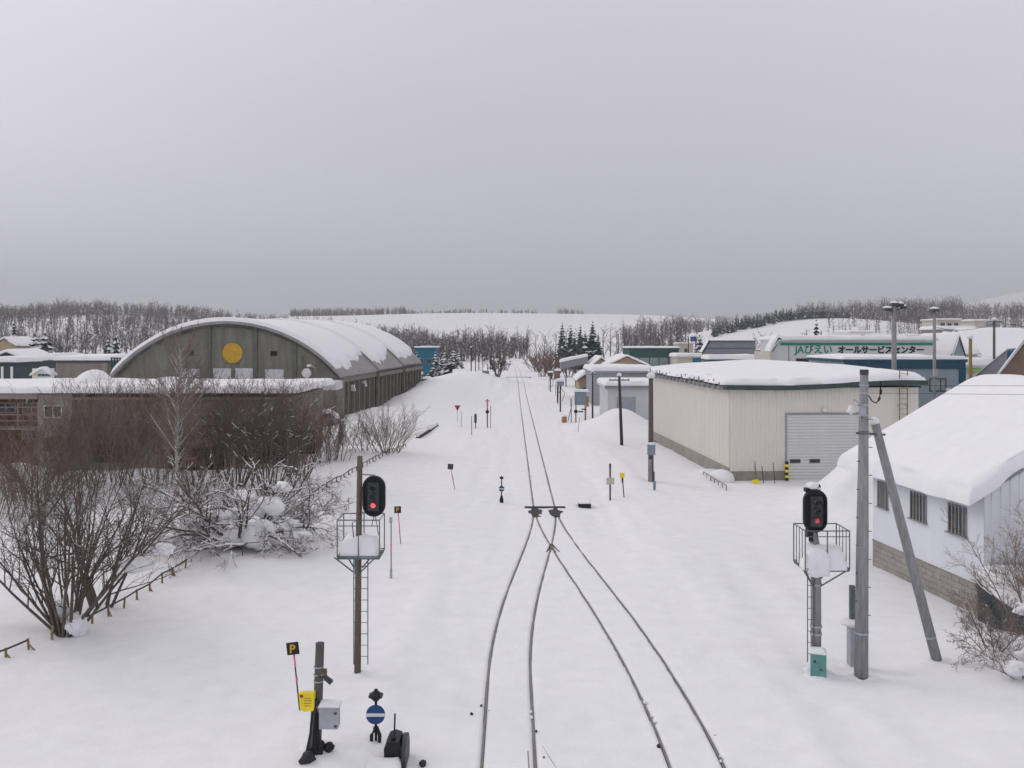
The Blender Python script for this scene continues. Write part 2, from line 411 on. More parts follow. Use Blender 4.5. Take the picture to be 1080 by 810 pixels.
# ------------------------------------------------------------------ terrain and track layout
def _ss(t):
    t = np.clip(t, 0, 1); return t * t * (3 - 2 * t)
TX = 1.60
def far_bend(y): return np.where(np.asarray(y, float) > 200, ((np.asarray(y, float) - 200) / 100) ** 2 * -1.2, 0)
def left_c(y): return TX - 1.67 * _ss((42.8 - np.asarray(y, float)) / 22.0) + far_bend(y)
def right_c(y): return TX + 2.0 * _ss((42.8 - np.asarray(y, float)) / 26.0) + far_bend(y)
HG = 0.525
HAZE_D = 0.00034
MOUNDS = [  # x, y, sx, sy, height
    (-10.6, 118, 3.6, 20, 2.5), (-6.5, 150, 5, 14, 2.3), (-14.5, 86, 2.2, 5, .8),
    (17.0, 41.5, 1.3, 2.2, 1.7), (18.9, 43.2, 1.6, 2.0, 2.0), (10.1, 79.5, 2.3, 3.2, 1.5), (9.6, 79, .9, 1.2, .5), (11.0, 78, .8, 1.0, .35), (8.9, 77.5, .7, .8, .25), (15.4, 40.4, .5, .5, .35), (16.3, 40.6, .6, .5, .45), (14.6, 41.2, .5, .6, .2),
    (-12.5, 34.5, 2.5, 1.8, .5), (-9.4, 30.8, 1.0, .8, .25), (-14.6, 24, 1.1, .7, .3),
    (11.2, 19, 1.6, 2.0, .35), (13.5, 21.5, 1.5, 1.6, .5), (-27.5, 47, 2.2, 1.8, 1.5), (-21, 33, 4, 3, .5), (-27, 30, 4, 4, .8), (-15.4, 46, 3.0, 5, .5), (8.9, 20.2, .8, .6, .08),
    (-3.6, 17.0, .8, .6, .12), (12.2, 52.2, .8, 1.0, .35),
    (-9.5, 52, 3, 9, .35), (6.6, 60, 1.5, 18, .22), (-3.2, 60, 1.5, 20, .15), (6.2, 34, 1.2, 9, .10), (-3.0, 34, 1.0, 9, .08)]
HILLS = [(60, 1150, 640, 300, 32.5), (-30, 1120, 120, 160, 6), (170, 1100, 80, 150, 4.5), (-900, 1300, 500, 300, 25), (-330, 640, 150, 170, 9), (-285, 640, 42, 90, 5), (-345, 640, 30, 80, 2.5), (-480, 560, 170, 150, 7), (-245, 600, 45, 80, 3), (-110, 900, 60, 100, 2),
         (175, 470, 62, 62, 15), (330, 640, 130, 130, 11), (560, 700, 170, 150, 13), (1900, 3000, 400, 500, 125), (2500, 3100, 500, 600, 140)]
def ground(x, y):
    x = np.asarray(x, float); y = np.asarray(y, float)
    z = np.zeros(np.broadcast(x, y).shape)
    for a, b, sa, sb, h in MOUNDS: z = z + h * np.exp(-((x-a)/sa)**2/2 - ((y-b)/sb)**2/2)
    far = np.clip((y - 230) / 250, 0, 1)
    for a, b, sa, sb, h in HILLS: z = z + far * far * h * np.exp(-((x-a)/sa)**2/2 - ((y-b)/sb)**2/2)
    # thrown-up shoulders and drift texture away from the rails
    dt = np.minimum(np.abs(x - left_c(y)), np.abs(x - right_c(y)))
    off = np.clip((dt - 1.1) / 2.0, 0, 1)
    near = np.clip(1 - (y - 150) / 200, 0, 1)
    z = z + off * near * (-.02 + .09 * vnoise(x, y, 6, 1) + .05 * vnoise(x, y, 1.7, 2) + .014 * vnoise(x, y, .6, 3))
    z = z + off * near * np.clip(1 - dt / 9, 0, 1) * (.15 * vnoise(x * 1.0, y * .07, .9, 7) + .06 * vnoise(x, y * .15, .45, 8))   # plough furrows along the line
    z = z + (1 - off) * near * (.012 * vnoise(x, y, 1.1, 4) + .008 * vnoise(x * 3, y, .9, 6))
    lft = np.clip((-8.5 - x) / 6, 0, 1) * np.clip((y - 20) / 20, 0, 1) * near
    z = z + lft * .25 * vnoise(x, y, 3.0, 9)
    return z
def gz(x, y): return float(ground(np.array([float(x)]), np.array([float(y)]))[0])
# ------------------------------------------------------------------ snow ground
def make_ground():
    ys = [np.arange(-30, 12, 1.5), np.arange(12, 48, .28)]
    y = 48.0; r = []
    while y < 320: r.append(y); y += max(.6, y * .016)
    while y < 4200: r.append(y); y *= 1.028
    Y = np.r_[ys[0], ys[1], np.array(r)]
    fine = np.arange(-1.0, 4.6, .04)
    side = [ ]
    d = .05; s = .05
    while d < 4400:
        side.append(d); s = min(s * 1.06, max(.45, d * .045)); d += s
    side = np.array(side)
    X = np.r_[(-1.0 - side)[::-1], fine, 4.6 + side]
    XX, YY = np.meshgrid(X, Y)
    Z = ground(XX, YY)
    # grooves the wheels keep open beside every rail head
    g = np.zeros_like(Z)
    for c in (left_c(YY), right_c(YY)):
        for sg in (-1, 1):
            dd = np.abs(XX - (c + sg * HG))
            w = .036 + .012 * vnoise(XX * 0 + sg * 3, YY, .8, 12)
            g = np.maximum(g, np.clip((w + .045 - dd) / .045, 0, 1))
    gm = np.where(YY < 300, 1.0, 0.0)
    Z = Z - g * .05 * gm
    F = grid_faces(len(Y), len(X))
    ob = link('snow_ground', arr_mesh('snow_ground', np.stack([XX, YY, Z], -1).reshape(-1, 3), F), M['snow'], None, True)
    ob['kind'] = 'structure'
make_ground()

# ------------------------------------------------------------------ railway
track = thing('railway_track', 'single railway line splitting into two tracks through the snow', 'railway track', (TX, 43, 0))
def rail(cf, sg, y0, y1, gaps=()):
    ys = np.r_[np.arange(y0, min(y1, 48), .35), np.arange(48, y1, 3.0)] if y1 > 48 else np.arange(y0, y1, .35)
    b = MB()
    xs = cf(ys) + sg * HG
    zs = np.array([gz(x, y) for x, y in zip(xs, ys)])
    top = zs - .012 - .008*np.clip(vnoise(xs*3, ys, 1.5, 51), 0, 1) ; w = .024
    vs = []; fs = []
    for i, (x, y, z) in enumerate(zip(xs, ys, top)):
        hid = any(a < y < c for a, c in gaps)
        zz = z - .10 if hid else z
        vs += [(x-w, y, zz-.16), (x-w, y, zz-.008), (x-w*.75, y, zz), (x+w*.75, y, zz), (x+w, y, zz-.008), (x+w, y, zz-.16)]
        if i:
            for k in range(5): fs.append(((i-1)*6+k, (i-1)*6+k+1, i*6+k+1, i*6+k))
    fs += [(0, 1, 2, 3, 4, 5)[::-1], tuple(len(vs)-6+k for k in range(6))]
    b.add(vs, fs)
    r = b.build('rail', M['rail'], track)
    b2 = MB()                                   # rusty web filling the groove, coloured darker for the shade beside the head
    vs = []; fs = []
    for i, (x, y, z) in enumerate(zip(xs, ys, zs)):
        d = .036
        vs += [(x-d, y, z-.20), (x-d, y, z-.043), (x+d, y, z-.043), (x+d, y, z-.20)]
        if i:
            for k in range(3): fs.append(((i-1)*4+k, (i-1)*4+k+1, i*4+k+1, i*4+k))
    b2.add(vs, fs); b2.build('rail_foot', M['railside'], r)
rail(left_c, -1, 4, 300)
rail(right_c, 1, 4, 300, gaps=((33.2, 33.9), (35.0, 35.4)))
rail(left_c, 1, 4, 42.4)
rail(right_c, -1, 4, 42.4)
def sleeper(x0, x1, y, w=.24, z=.0):
    MB().box(x0, x1, y - w/2, y + w/2, gz(TX, y) - .15, gz(TX, y) + .012 + z).build('sleeper', M['tie'], track)
sleeper(.62, 2.62, 42.1, .34, .03)
for yy, x0, x1 in ((41.3, .85, 1.42), (40.6, .9, 1.42), (40.0, 1.0, 1.36), (41.35, 1.75, 2.3), (40.7, 1.8, 2.32), (40.1, 1.9, 2.25)):
    sleeper(x0, x1, yy, .26)
def patch(cx, cy, rx, ry, seed):
    rng = random.Random(seed); n = 22; poly = []
    for k in range(n):
        t = 2*math.pi*k/n; q = rng.uniform(.72, 1.1)
        poly.append((cx + rx*q*math.cos(t), cy + ry*q*math.sin(t)))
    b = MB(); z = gz(cx, cy)
    b.add([(x, y, z - .2) for x, y in poly] + [(x, y, z + .006) for x, y in poly] + [(cx, cy, z + .02)],
          [(i, (i+1) % n, (i+1) % n + n, i+n) for i in range(n)] + [(i+n, (i+1) % n + n, 2*n) for i in range(n)])
    b.build('thawed_ballast', M['tie'], track)
patch(1.12, 41.0, .36, 1.05, 1); patch(2.08, 41.0, .36, 1.1, 2)
# crossing nose (frog) and check rails
b = MB(); b.tube([(1.50, 33.4, -.01), (1.60, 34.4, -.01)], .028, 6); b.tube([(1.70, 33.4, -.01), (1.60, 34.4, -.01)], .028, 6)
b.build('crossing_nose', M['rail'], track)
for sx in (-1, 1):
    MB().tube([(1.6 + sx*.26, 33.3, -.01), (1.6 + sx*.12, 34.0, .0), (1.6 + sx*.03, 34.6, -.01)], .03, 6).build('wing_rail', M['tie'], track)
MB().tube([(1.0, 16.0, -.01), (.62, 17.4, .0)], .012, 5).build('guard_rail', M['rail'], track)
MB().tube([(.36, 14.0, .0), (.32, 17.2, .0)], .012, 5).build('guard_rail', M['rail'], track)
# far point machinery
MB().box(-1.2, 4.2, 186.2, 187.6, -.1, .07).build('crossing_plank', M['mgrey'], track)
# tread marks / little thrown clods round the near rails
rng = random.Random(5)
for k in range(26):
    sx = rng.choice((-.62, .50, 3.02, 4.15)); y = rng.uniform(15.6, 19.5); x = sx + rng.gauss(0, .12)
    s = rng.uniform(.012, .045)
    blob('snow_clod', track, (x, y, gz(x, y) + s*.3), (s, s*1.3, s), M['tie'] if rng.random() < .45 else M['snow'], k, 6)
# point motor box beside the switch
pm = thing('point_motor', 'low black box capped with snow beside the track switch', 'point motor', (3.4, 42.7, 0))
MB().box(3.3, 3.92, 42.3, 42.9, -.1, .16).build('housing', M['black'], pm)
snow_sheet('snow_cap', pm, 3.28, 3.94, 42.28, 42.92, lambda u, v: .162, .12, nu=8, nv=8, rnd=.15, amp=.02)

# ------------------------------------------------------------------ building kit
def window(bd, f, x0, x1, z0, z1, y=0.0, cols=2, fm=None, gm=None, bar=.06, part='window'):
    """a framed window on a wall facing the local -y side; f = (org, rz)"""
    fb = MB(*f); o = .05
    fb.box(x0, x1, y-o, y-.003, z0, z0+bar); fb.box(x0, x1, y-o, y-.003, z1-bar, z1)
    for k in range(cols + 1):
        c = x0 + bar/2 + (x1-x0-bar) * k / cols
        fb.box(c-bar/2, c+bar/2, y-o+.004, y-.003, z0+bar, z1-bar)
    w = fb.build(part, fm or M['frame'], bd)
    for k in range(cols):
        a = x0 + (x1-x0) * k / cols; c = x0 + (x1-x0) * (k+1) / cols
        MB(*f).box(a+.02, c-.02, y-.022, y-.002, z0+.02, z1-.02).build('pane', gm or M['glass'], w)
    return w

def flat_building(name, label, cat, Y, p0, p1, ytop, depth, wm, rz=0.0, snow=.45, over=.3, group=None, fascia=None, zb=-.3, nu=18, fh=.25):
    w = (p1 - p0) * Y / FPX; h = WZ(ytop, Y); X0 = WX(p0, Y)
    t = thing(name, label, cat, (X0, Y, 0), group)
    f = ((X0, Y, 0), rz)
    MB(*f).box(0, w, 0, depth, zb, h - fh).build('wall', wm, t)
    MB(*f).box(-over, w+over, -over, depth+over, h-fh+.003, h).build('roof', fascia or wm, t)
    if snow: snow_sheet('roof_snow', t, -over, w+over, -over, depth+over, lambda u, v: h, snow, f[0], rz, nu, 12, min(.5, snow), .08, 3, int(p0))
    return t, f, w, h

def gable_building(name, label, cat, Y, p0, p1, yeave, yridge, depth, wm, rm, rz=0.0, facing='gable', snow=.4, over=.4, group=None, zb=-.3, nu=22, ridge=.5):
    """facing='gable': triangle towards us, ridge runs away; 'slope': roof slope towards us, ridge runs across"""
    w = (p1 - p0) * Y / FPX; he = WZ(yeave, Y); X0 = WX(p0, Y)
    t = thing(name, label, cat, (X0, Y, 0), group)
    f = ((X0, Y, 0), rz)
    if facing == 'gable':
        hr = WZ(yridge, Y); c = w * ridge
        MB(*f).extr_y([(0, zb), (w, zb), (w, he), (c, hr), (0, he)], 0, depth).build('wall', wm, t)
        sl, sr = (hr-he)/c, (hr-he)/(w-c); th = .14
        MB(*f).extr_y([(-over, he-over*sl+.004), (c, hr+.004), (w+over, he-over*sr+.004), (w+over, he-over*sr+th), (c, hr+th), (-over, he-over*sl+th)], -over, depth+over).build('roof', rm, t)
        zf = lambda u, v: (hr+th - (c-u)*sl) if u < c else (hr+th - (u-c)*sr)
        if snow: snow_sheet('roof_snow', t, -over-.05, w+over+.05, -over-.05, depth+over, zf, snow, f[0], rz, nu, 14, min(.4, snow), .06, 2, int(p0), droop=.05)
    else:
        hr = WZ(yridge, Y + depth/2); c = depth/2; sl = (hr-he)/c; th = .14
        MB(*f).extr_x([(0, zb), (depth, zb), (depth, he), (c, hr), (0, he)], 0, w).build('wall', wm, t)
        MB(*f).extr_x([(-over, he-over*sl+.004), (c, hr+.004), (depth+over, he-over*sl+.004), (depth+over, he-over*sl+th), (c, hr+th), (-over, he-over*sl+th)], -over, w+over).build('roof', rm, t)
        zf = lambda u, v: hr+th - abs(v-c)*sl
        if snow: snow_sheet('roof_snow', t, -over-.05, w+over+.05, -over-.05, depth+over+.05, zf, snow, f[0], rz, nu, 18, min(.4, snow), .06, 2, int(p0), droop=.05)
    return t, f, w, he

# ------------------------------------------------------------------ the beige warehouse
def corrugated(b, L, z0, z1, side, pitch=.24, dep=.035):
    """ribbed sheet standing on local y=0, x from 0..L ; ribs towards -y"""
    xs = []
    x = 0.0
    while x < L - .01:
        xs += [(x, 0), (min(x+pitch*.55, L), 0), (min(x+pitch*.65, L), -dep), (min(x+pitch*.9, L), -dep)]
        x += pitch
    xs.append((L, 0))
    n = len(xs)
    b.add([(a, c, z0) for a, c in xs] + [(a, c, z1) for a, c in xs], [(i, i+1, i+1+n, i+n) for i in range(n-1)])
wc = Vector((12.78, 50.1, 0)); wa = math.atan2(50.75-50.1, 24.14-12.78)
WL, WD, WH = 11.4, 20.2, 5.45
wh = thing('warehouse', 'long beige ribbed-metal warehouse with grey roller shutter and thick snow on its roof', 'warehouse', tuple(wc))
wf = (tuple(wc), wa)
MB(*wf).box(.04, WL-.04, .04, WD-.04, -.3, WH-.05).build('core', M['beige'], wh)
fu = lambda px, Y=50.4: (WX(px, Y) - wc.x) / math.cos(wa)
s0, s1, sz = fu(829), fu(907), WZ(437, 50.4)
b = MB(*wf); corrugated(b, s0-.1, .55, WH, -1); b.build('wall_panel', M['beige'], wh)
b = MB((wc.x + math.cos(wa)*(s1+.1), wc.y + math.sin(wa)*(s1+.1), 0), wa); corrugated(b, WL-s1-.1, .55, WH, -1); b.build('wall_panel', M['beige'], wh)
b = MB((wc.x + math.cos(wa)*(s0-.1), wc.y + math.sin(wa)*(s0-.1), 0), wa); corrugated(b, s1-s0+.2, sz+.1, WH, -1); b.build('wall_panel', M['beige'], wh)
fl = (wc.x - math.sin(wa)*WD, wc.y + math.cos(wa)*WD, 0)
b = MB(fl, wa - math.pi/2); corrugated(b, WD, .75, WH-.1, -1, .30); b.build('wall_panel', M['beige'], wh)
b = MB(*wf); b.box(-.06, s0-.12, -.06, .02, -.3, .54); b.build('plinth', M['cement'], wh)
b = MB(*wf); b.box(s1+.12, WL+.06, -.06, .02, -.3, .54); b.build('plinth', M['cement'], wh)
for k in range(4):
    MB(*wf).box(-.065, .02, .03 + k*5.04, .01 + (k+1)*5.04, -.3, .74).build('plinth', M['block'], wh)
# shutter: frame, slats
b = MB(*wf); b.box(s0-.1, s0, -.07, .03, -.3, sz+.1); b.box(s1, s1+.1, -.07, .03, -.3, sz+.1); b.box(s0, s1, -.07, .03, sz+.004, sz+.1)
sf = b.build('shutter_frame', M['frame'], wh)
nsl = 22
sh = MB(*wf).box(s0, s1, .012, .03, -.2, sz).build('shutter', M['shutter'], wh)
for k in range(nsl):
    z0 = -.1 + k * (sz + .1) / nsl; z1 = z0 + (sz+.1)/nsl
    MB(*wf).extr_x([(.011, z0+.012), (-.020, z0+.03), (-.028, (z0+z1)/2), (-.020, z1-.03), (.011, z1-.012)], s0+.01, s1-.01).build('slat', M['shutter'], sh)
for a in (fu(832.5), fu(853.5)):
    MB(*wf).box(a, a+.62, -.05, -.021, 1.02, 1.24).build('letter_slot', M['dgrey'], sh)
trim_z = lambda u: WH + .02 + .07*math.sin(u*.55+2.6) + .022*u
# dark eave trim round the front, sagging with the snow
b = MB(*wf)
n = 40
vs = []; fs = []
for i in range(n+1):
    u = -.35 + (WL+.7)*i/n
    zz = trim_z(u)
    vs += [(u, -.5, zz-.14), (u, -.5, zz+.14), (u, .2, zz+.14), (u, .2, zz-.14)]
    if i:
        for k in range(4): fs.append(((i-1)*4+k, (i-1)*4+(k+1) % 4, i*4+(k+1) % 4, i*4+k))
fs += [(0, 1, 2, 3), tuple(4*n+k for k in (3, 2, 1, 0))]
b.add(vs, fs); b.build('eave_trim', M['greentrim'], wh)
MB(*wf).box(-.35, .3, .2, WD+.3, WH-.12, WH+.06).build('side_gutter', M['frame'], wh)
MB(*wf).box(.3, WL+.3, .201, WD+.3, WH-.06, WH+.075).build('roof', M['greentrim'], wh)
zr = lambda u, v: trim_z(u) + .143 + .42 * min(1, max(0, v/7)) * max(0, 1 - ((u - WL*.52)/(WL*.56))**2)
snow_sheet('roof_snow', wh, -.40, WL+.30, -.44, WD+.3, zr, .44, wf[0], wa, 40, 46, .8, .06, 3.5, 4, droop=.0)
for k in range(18):                              # snow guards poking out along the side eave
    v = .5 + k * 1.1; hgt = .18 + .22*((k*37) % 10)/10
    b = MB(*wf); b.box(-.50, -.42, v, v+.08, WH-.1, WH+.12+hgt); b.box(-.50, -.30, v-.06, v+.30, WH-.14, WH-.03); b.build('snow_guard', M['frame'], wh)
# caged ladder
lx0, lx1 = fu(948.5), fu(957)
b = MB(*wf)
for a in (lx0, lx1): b.tube([(a, -.28, 2.2), (a, -.28, 6.5)], .03, 6)
for k in range(14): b.tube([(lx0, -.28, 2.4+k*.3), (lx1, -.28, 2.4+k*.3)], .014, 5)
for z in (2.6, 4.4): b.tube([(lx0, -.28, z), (lx0, 0, z)], .018, 5); b.tube([(lx1, -.28, z), (lx1, 0, z)], .018, 5)
b.build('roof_ladder', M['bamboo'], wh)
b = MB(*wf); b.disc_y((fu(869), -.12, WZ(432, 50.4)), .13, .14, 12); b.tube([(fu(869), -.02, WZ(430, 50.4)), (fu(869), -.12, WZ(430, 50.4))], .04, 6)
b.build('wall_lamp', M['lampglass'], wh)
# striped guard post and poles at the shutter
gp = thing('guard_post', 'yellow and black striped guard post at the warehouse shutter corner', 'guard post', (wc.x + fu(827), 49.95, 0))
for k in range(7):
    MB().cbox((gp.location.x, 49.95, .12 + k*.16), (.16, .16, .16 - .004)).build('stripe', M['yellow'] if k % 2 else M['black'], gp)
for px, h, lb in ((798, 1.25, 'thin dark rod leaning on the warehouse wall above a yellow shovel'), (805.5, .95, 'short thin rod in the snow, second from the yellow shovel'), (817.5, 1.15, 'thin dark rod nearest the striped guard post')):
    x = WX(px, 49.3); r = MB().tube([(x, 49.3, -.1), (x-.02, 49.6, h)], .022, 5).build('snow_rod', M['darkwood']); tag(r, lb, 'rod', 'rods by the warehouse door')
x = WX(797, 49.0); sv = thing('snow_shovel', 'yellow snow shovel lying at the warehouse wall', 'shovel', (x, 49, 0))
MB().extr_y([(x-.24, .06), (x+.22, .04), (x+.24, .2), (x+.05, .28), (x-.22, .22)], 48.96, 49.0).build('blade', M['yellow'], sv)
MB().tube([(x+.02, 49.0, .2), (x+.02, 49.35, 1.0)], .018, 5).build('handle', M['bamboo'], sv)
# low rail fence end in the snow beside the warehouse corner
rl = thing('low_railing', 'short broken railing half buried beside the warehouse corner', 'railing', (WX(743, 48), 49, 0))
p0, p1 = Vector((WX(742, 51.3), 51.3, .34)), Vector((WX(766, 47), 47, .26))
MB().tube([p0, p1], .035, 6).build('top_rail', M['frame'], rl)
for k in range(7):
    q = p0.lerp(p1, k/6); MB().tube([(q.x, q.y, -.2), tuple(q)], .028, 5).build('post', M['brownwall'], rl)
blob('snow_heap', rl, (12.3, 50.2, .1), (.7, .9, .55), M['snow'], 4)

# ------------------------------------------------------------------ the pale blue shed at the right
sa, sb = Vector((13.39, 31.65, 0)), Vector((14.1, 25.5, 0))
SL = (sb - sa).length; srz = math.atan2(sb.y - sa.y, sb.x - sa.x)      # local x runs towards us along the wall, -y faces the track
SHH = 3.68; SW = 10.6
shed = thing('storage_shed', 'pale blue shed with barred windows and a thick snow-laden gable roof', 'shed', tuple(sa))
sf_ = (tuple(sa), srz)
# local: wall plane y=0, outside is -y ; building body towards +y
ridge_h = SHH + .55 * SW/2
MB(*sf_).extr_x([(0, .9), (SW, .9), (SW, SHH), (SW/2, ridge_h), (0, SHH)], 0, SL).build('wall', M['shedwall'], shed)
fnd = MB(*sf_).box(.02, SL-.02, .03, SW-.03, -.6, .898).build('foundation', M['mortar'], shed)
bl, bh = .39, .19
for r_ in range(7):
    z = -.44 + r_*bh; n = int(SL/bl) + 1
    for k in range(n + 1):
        a = k*bl - (bl/2 if r_ % 2 else 0); c = min(a + bl - .012, SL); a = max(a, 0)
        if c - a > .05:
            j = .006*math.sin(k*7.3 + r_*3.1)
            MB(*sf_).box(a, c, -.015+j, .028, z, z+bh-.012).build('block', M['block'], fnd)
MB(*sf_).box(-.03, SL+.03, -.03, .0, .86, .9).build('sill_course', M['cement'], shed)
def yu(px):   # local x on the long wall for a photo column
    t = (px - 540)/FPX
    # (sa.x + c*u)/(sa.y + s*u) = t
    c_, s_ = math.cos(srz), math.sin(srz)
    return (t*sa.y - sa.x)/(c_ - t*s_)
for a, c in ((927, 937), (961, 977.5), (1001, 1020)):
    u0, u1 = yu(a), yu(c); zb_, zt_ = 2.22, 3.10
    w = window(shed, sf_, u0, u1, zb_, zt_, 0.0, 1, M['frame'], M['glass'], .05)
    nb = 5
    for k in range(nb):
        u = u0 + (u1-u0)*(k+.5)/nb
        MB(*sf_).box(u-.022, u+.022, -.10, -.055, zb_-.04, zt_+.04).build('bar', M['frame'], w)
    MB(*sf_).box(u0-.05, u1+.05, -.12, -.004, zb_-.06, zb_-.01).build('sill', M['frame'], w)
# gable end siding facing us: local plane x = SL, ribs
gv = MB(*sf_); vs = []; fs = []; pit = .30; n = 0; y = 0.0
prof = []
while y < SW - .01:
    prof += [(y, .0), (y+pit*.7, .0), (y+pit*.76, .035), (y+pit*.94, .035)]; y += pit
prof.append((SW, 0))
top = lambda yy: (SHH + .55*min(yy, SW-yy)) - .03
for yy, dx in prof: vs += [(SL+.02+dx, min(yy, SW), 1.35), (SL+.02+dx, min(yy, SW), top(min(yy, SW)))]
for i in range(len(prof)-1): fs.append((2*i, 2*i+2, 2*i+3, 2*i+1))
gv.add(vs, fs); gv.build('gable_siding', M['shedmetal'], shed)
# lean-to at the gable end
lt = MB(*sf_); lt.extr_y([(SL+.06, -.5), (SL+2.0, -.5), (SL+2.0, .72), (SL+.06, 1.28)], -.25, SW); lt.build('lean_to_wall', M['tealdark'], shed)
snow_sheet('lean_to_snow', shed, SL+.06, SL+2.25, -.4, SW, lambda u, v: 1.30-(u-SL)*.28, .38, sf_[0], srz, 12, 20, .35, .06, 1.2, 11)
th = .12; ov = .35; eo = .08
rs = .55
MB(*sf_).extr_x([(-ov, SHH-ov*rs+.004), (SW/2, ridge_h+.004), (SW+ov, SHH-ov*rs+.004), (SW+ov, SHH-ov*rs+th), (SW/2, ridge_h+th), (-ov, SHH-ov*rs+th)], -eo-.9, SL+eo).build('roof', M['mgrey'], shed)
zf = lambda u, v: ridge_h + th - .25*max(0, 1-abs(v-SW/2)/.9)**2 - abs(v-SW/2)*rs
snow_sheet('roof_snow', shed, -eo-1.3, SL+eo+.06, -ov-.3, SW+ov+.2, zf, .47, sf_[0], srz, 70, 80, .30, .045, 2.4, 6, droop=.06)

# ------------------------------------------------------------------ arched hall on the left
dc = Vector((-16.7, 84.0, 0)); drz = math.atan2(3.1, 38.8)     # hall axis turned slightly
SPAN, EAV, RISE = 23.4, 4.5, 5.35
Rr = ((SPAN/2)**2 + RISE**2)/(2*RISE); ha = math.asin(SPAN/2/Rr)
dm = thing('arched_hall', 'big grey arched storage hall with a yellow disc on its front', 'hall', tuple(dc))
df = (tuple(dc), -drz)           # local x: 0 at right front corner, negative to the left; y into the depth
def arc(a, extra=0.0): return (-SPAN/2 + (Rr+extra)*math.sin(a), EAV + RISE - Rr + (Rr+extra)*math.cos(a))
N = 40
ap = [arc(-ha + 2*ha*k/N) for k in range(N+1)]
MB(*df).extr_y([(0, -.5)] + ap[::-1] + [(-SPAN, -.5)], 0, .35).build('front_wall', M['dome_conc'], dm)
secs = [(0.0, 14.0, 0.0), (14.02, 27.0, .24), (27.02, 39.5, .46)]
def shell(y0, y1, e0, e1, name, m):
    pin = [arc(-ha + 2*ha*k/N, e0) for k in range(N+1)]; pout = [arc(-ha + 2*ha*k/N, e1) for k in range(N+1)]
    b = MB(*df); vs = []; fs = []
    for (y, ) in ((y0,), (y1,)):
        vs += [(a, y, c) for a, c in pin] + [(a, y, c) for a, c in pout]
    n = N+1
    for k in range(N):
        fs += [(k, n+k, n+k+1, k+1), (2*n+k, 2*n+k+1, 3*n+k+1, 3*n+k), (n+k, 3*n+k, 3*n+k+1, n+k+1), (k, k+1, 2*n+k+1, 2*n+k)]
    fs += [(0, 2*n, 3*n, n), (n-1, 2*n-1, 4*n-1, 3*n-1)]
    b.add(vs, fs); return b.build(name, m, dm)
shell(-.55, -.02, -.02, .26, 'front_rim', M['dome_roof'])
for i, (y0, y1, e) in enumerate(secs):
    shell(y0, y1, e-.42, e+.28, 'roof_section', M['dome_roof'])
    # snow, slid off along a ragged lower edge on the right flank
    na, nv = 90, 80
    A = np.linspace(-ha, ha*.995, na); V = np.linspace(y0 - (.5 if i == 0 else -.05), y1 - .1, nv)
    AA, VV = np.meshgrid(A, V)
    edge = ha*.955 - .05*(vnoise(VV*0+i*3, VV, 1.6, 20+i)*.5+.5) - .13*np.clip((VV-y0-3)/(y1-y0), 0, 1)*(1.0 if i < 2 else .5) - .035*np.abs(vnoise(VV*0+i, VV, .45, 33))
    t = np.clip((edge - AA)/.05, 0, 1); tl = np.clip((AA + ha)/.08, 0, 1)
    tv = np.clip(np.minimum(VV - V[0], V[-1]-VV)/.35, 0, 1)
    th_ = .28 + e + np.where((t > 0) & (tv >= 0), .42*np.sqrt(1-(1-t)**2)*np.sqrt(np.clip(1-(1-tl)**2, 0, 1))*np.sqrt(1-(1-tv)**2), 0) + .05*vnoise(AA*15, VV, 2.0, 40) * t * tv - .03
    rr = Rr + th_
    lx = -SPAN/2 + rr*np.sin(AA); lz = EAV + RISE - Rr + rr*np.cos(AA)
    c_, s_ = math.cos(-drz), math.sin(-drz)
    W = np.stack([dc.x + lx*c_ - VV*s_, dc.y + lx*s_ + VV*c_, lz], -1).reshape(-1, 3) - np.array(dc)
    link('roof_snow', arr_mesh('roof_snow', W, grid_faces(nv, na)), M['snowroof'], dm, True)
    # right flank wall: boards between pilasters under an eave beam
    MB(*df).box(-.9, -.35 + .27*i, y0+.36, y1, -.5, EAV-.25).build('side_wall', M['dome_side'], dm)
    MB(*df).box(-1.2, .05 + .34*i, y0 + (.36 if i == 0 else 0), y1, EAV-.45, EAV-.02).build('eave_beam', M['dome_pil'], dm)
    npl = 6
    for k in range(npl+1):
        yy = y0 + .36 + (y1-y0-.9)*k/npl
        MB(*df).box(-.6, -.12 + .30*i, yy, yy+.28, -.5, EAV-.46).build('pilaster', M['dome_pil'], dm)
MB(*df).box(-.55, .12, -.25, .36, -.5, EAV-.1).build('corner_buttress', M['dome_pil'], dm)
for k, (yy, z) in enumerate(((4.3, 3.3), (9.0, 3.5))):
    b = MB(*df); b.box(-.33, .02, yy, yy+.35, z, z+.3); b.box(-.33, .12, yy+.1, yy+.3, z-.35, z-.02); b.build('wall_lamp', M['white'], dm)
def du(px): return (px - 361)*84.6/FPX
def dz(py): return WZ(py, 84.8)
for px in (217, 267.5, 310):
    u = du(px); zt = EAV + RISE - Rr + math.sqrt(Rr**2 - (u + SPAN/2)**2)
    MB(*df).box(u-.22, u+.22, -.14, -.002, -.4, zt-.02).build('column', M['dome_col'], dm)
b = MB(*df); b.disc_y((du(243), -.08, dz(372.3)), 1.02, .12, 32); disc = b.build('yellow_disc', M['gold'], dm)
for a, c, z0, z1 in ((187, 207, 398, 389), (221.7, 241, 399, 388.5), (245.7, 265, 399, 388.3), (278, 298, 401, 389.5)):
    MB(*df).box(du(a), du(c), -.05, -.002, dz(z0), dz(z1)).build('window_panel', M['lgrey'], dm)
for a, c in ((195, 200), (284, 291)):
    MB(*df).box(du(a), du(c), -.06, -.002, dz(375.3), dz(370.3)).build('vent', M['darkopen'], dm)
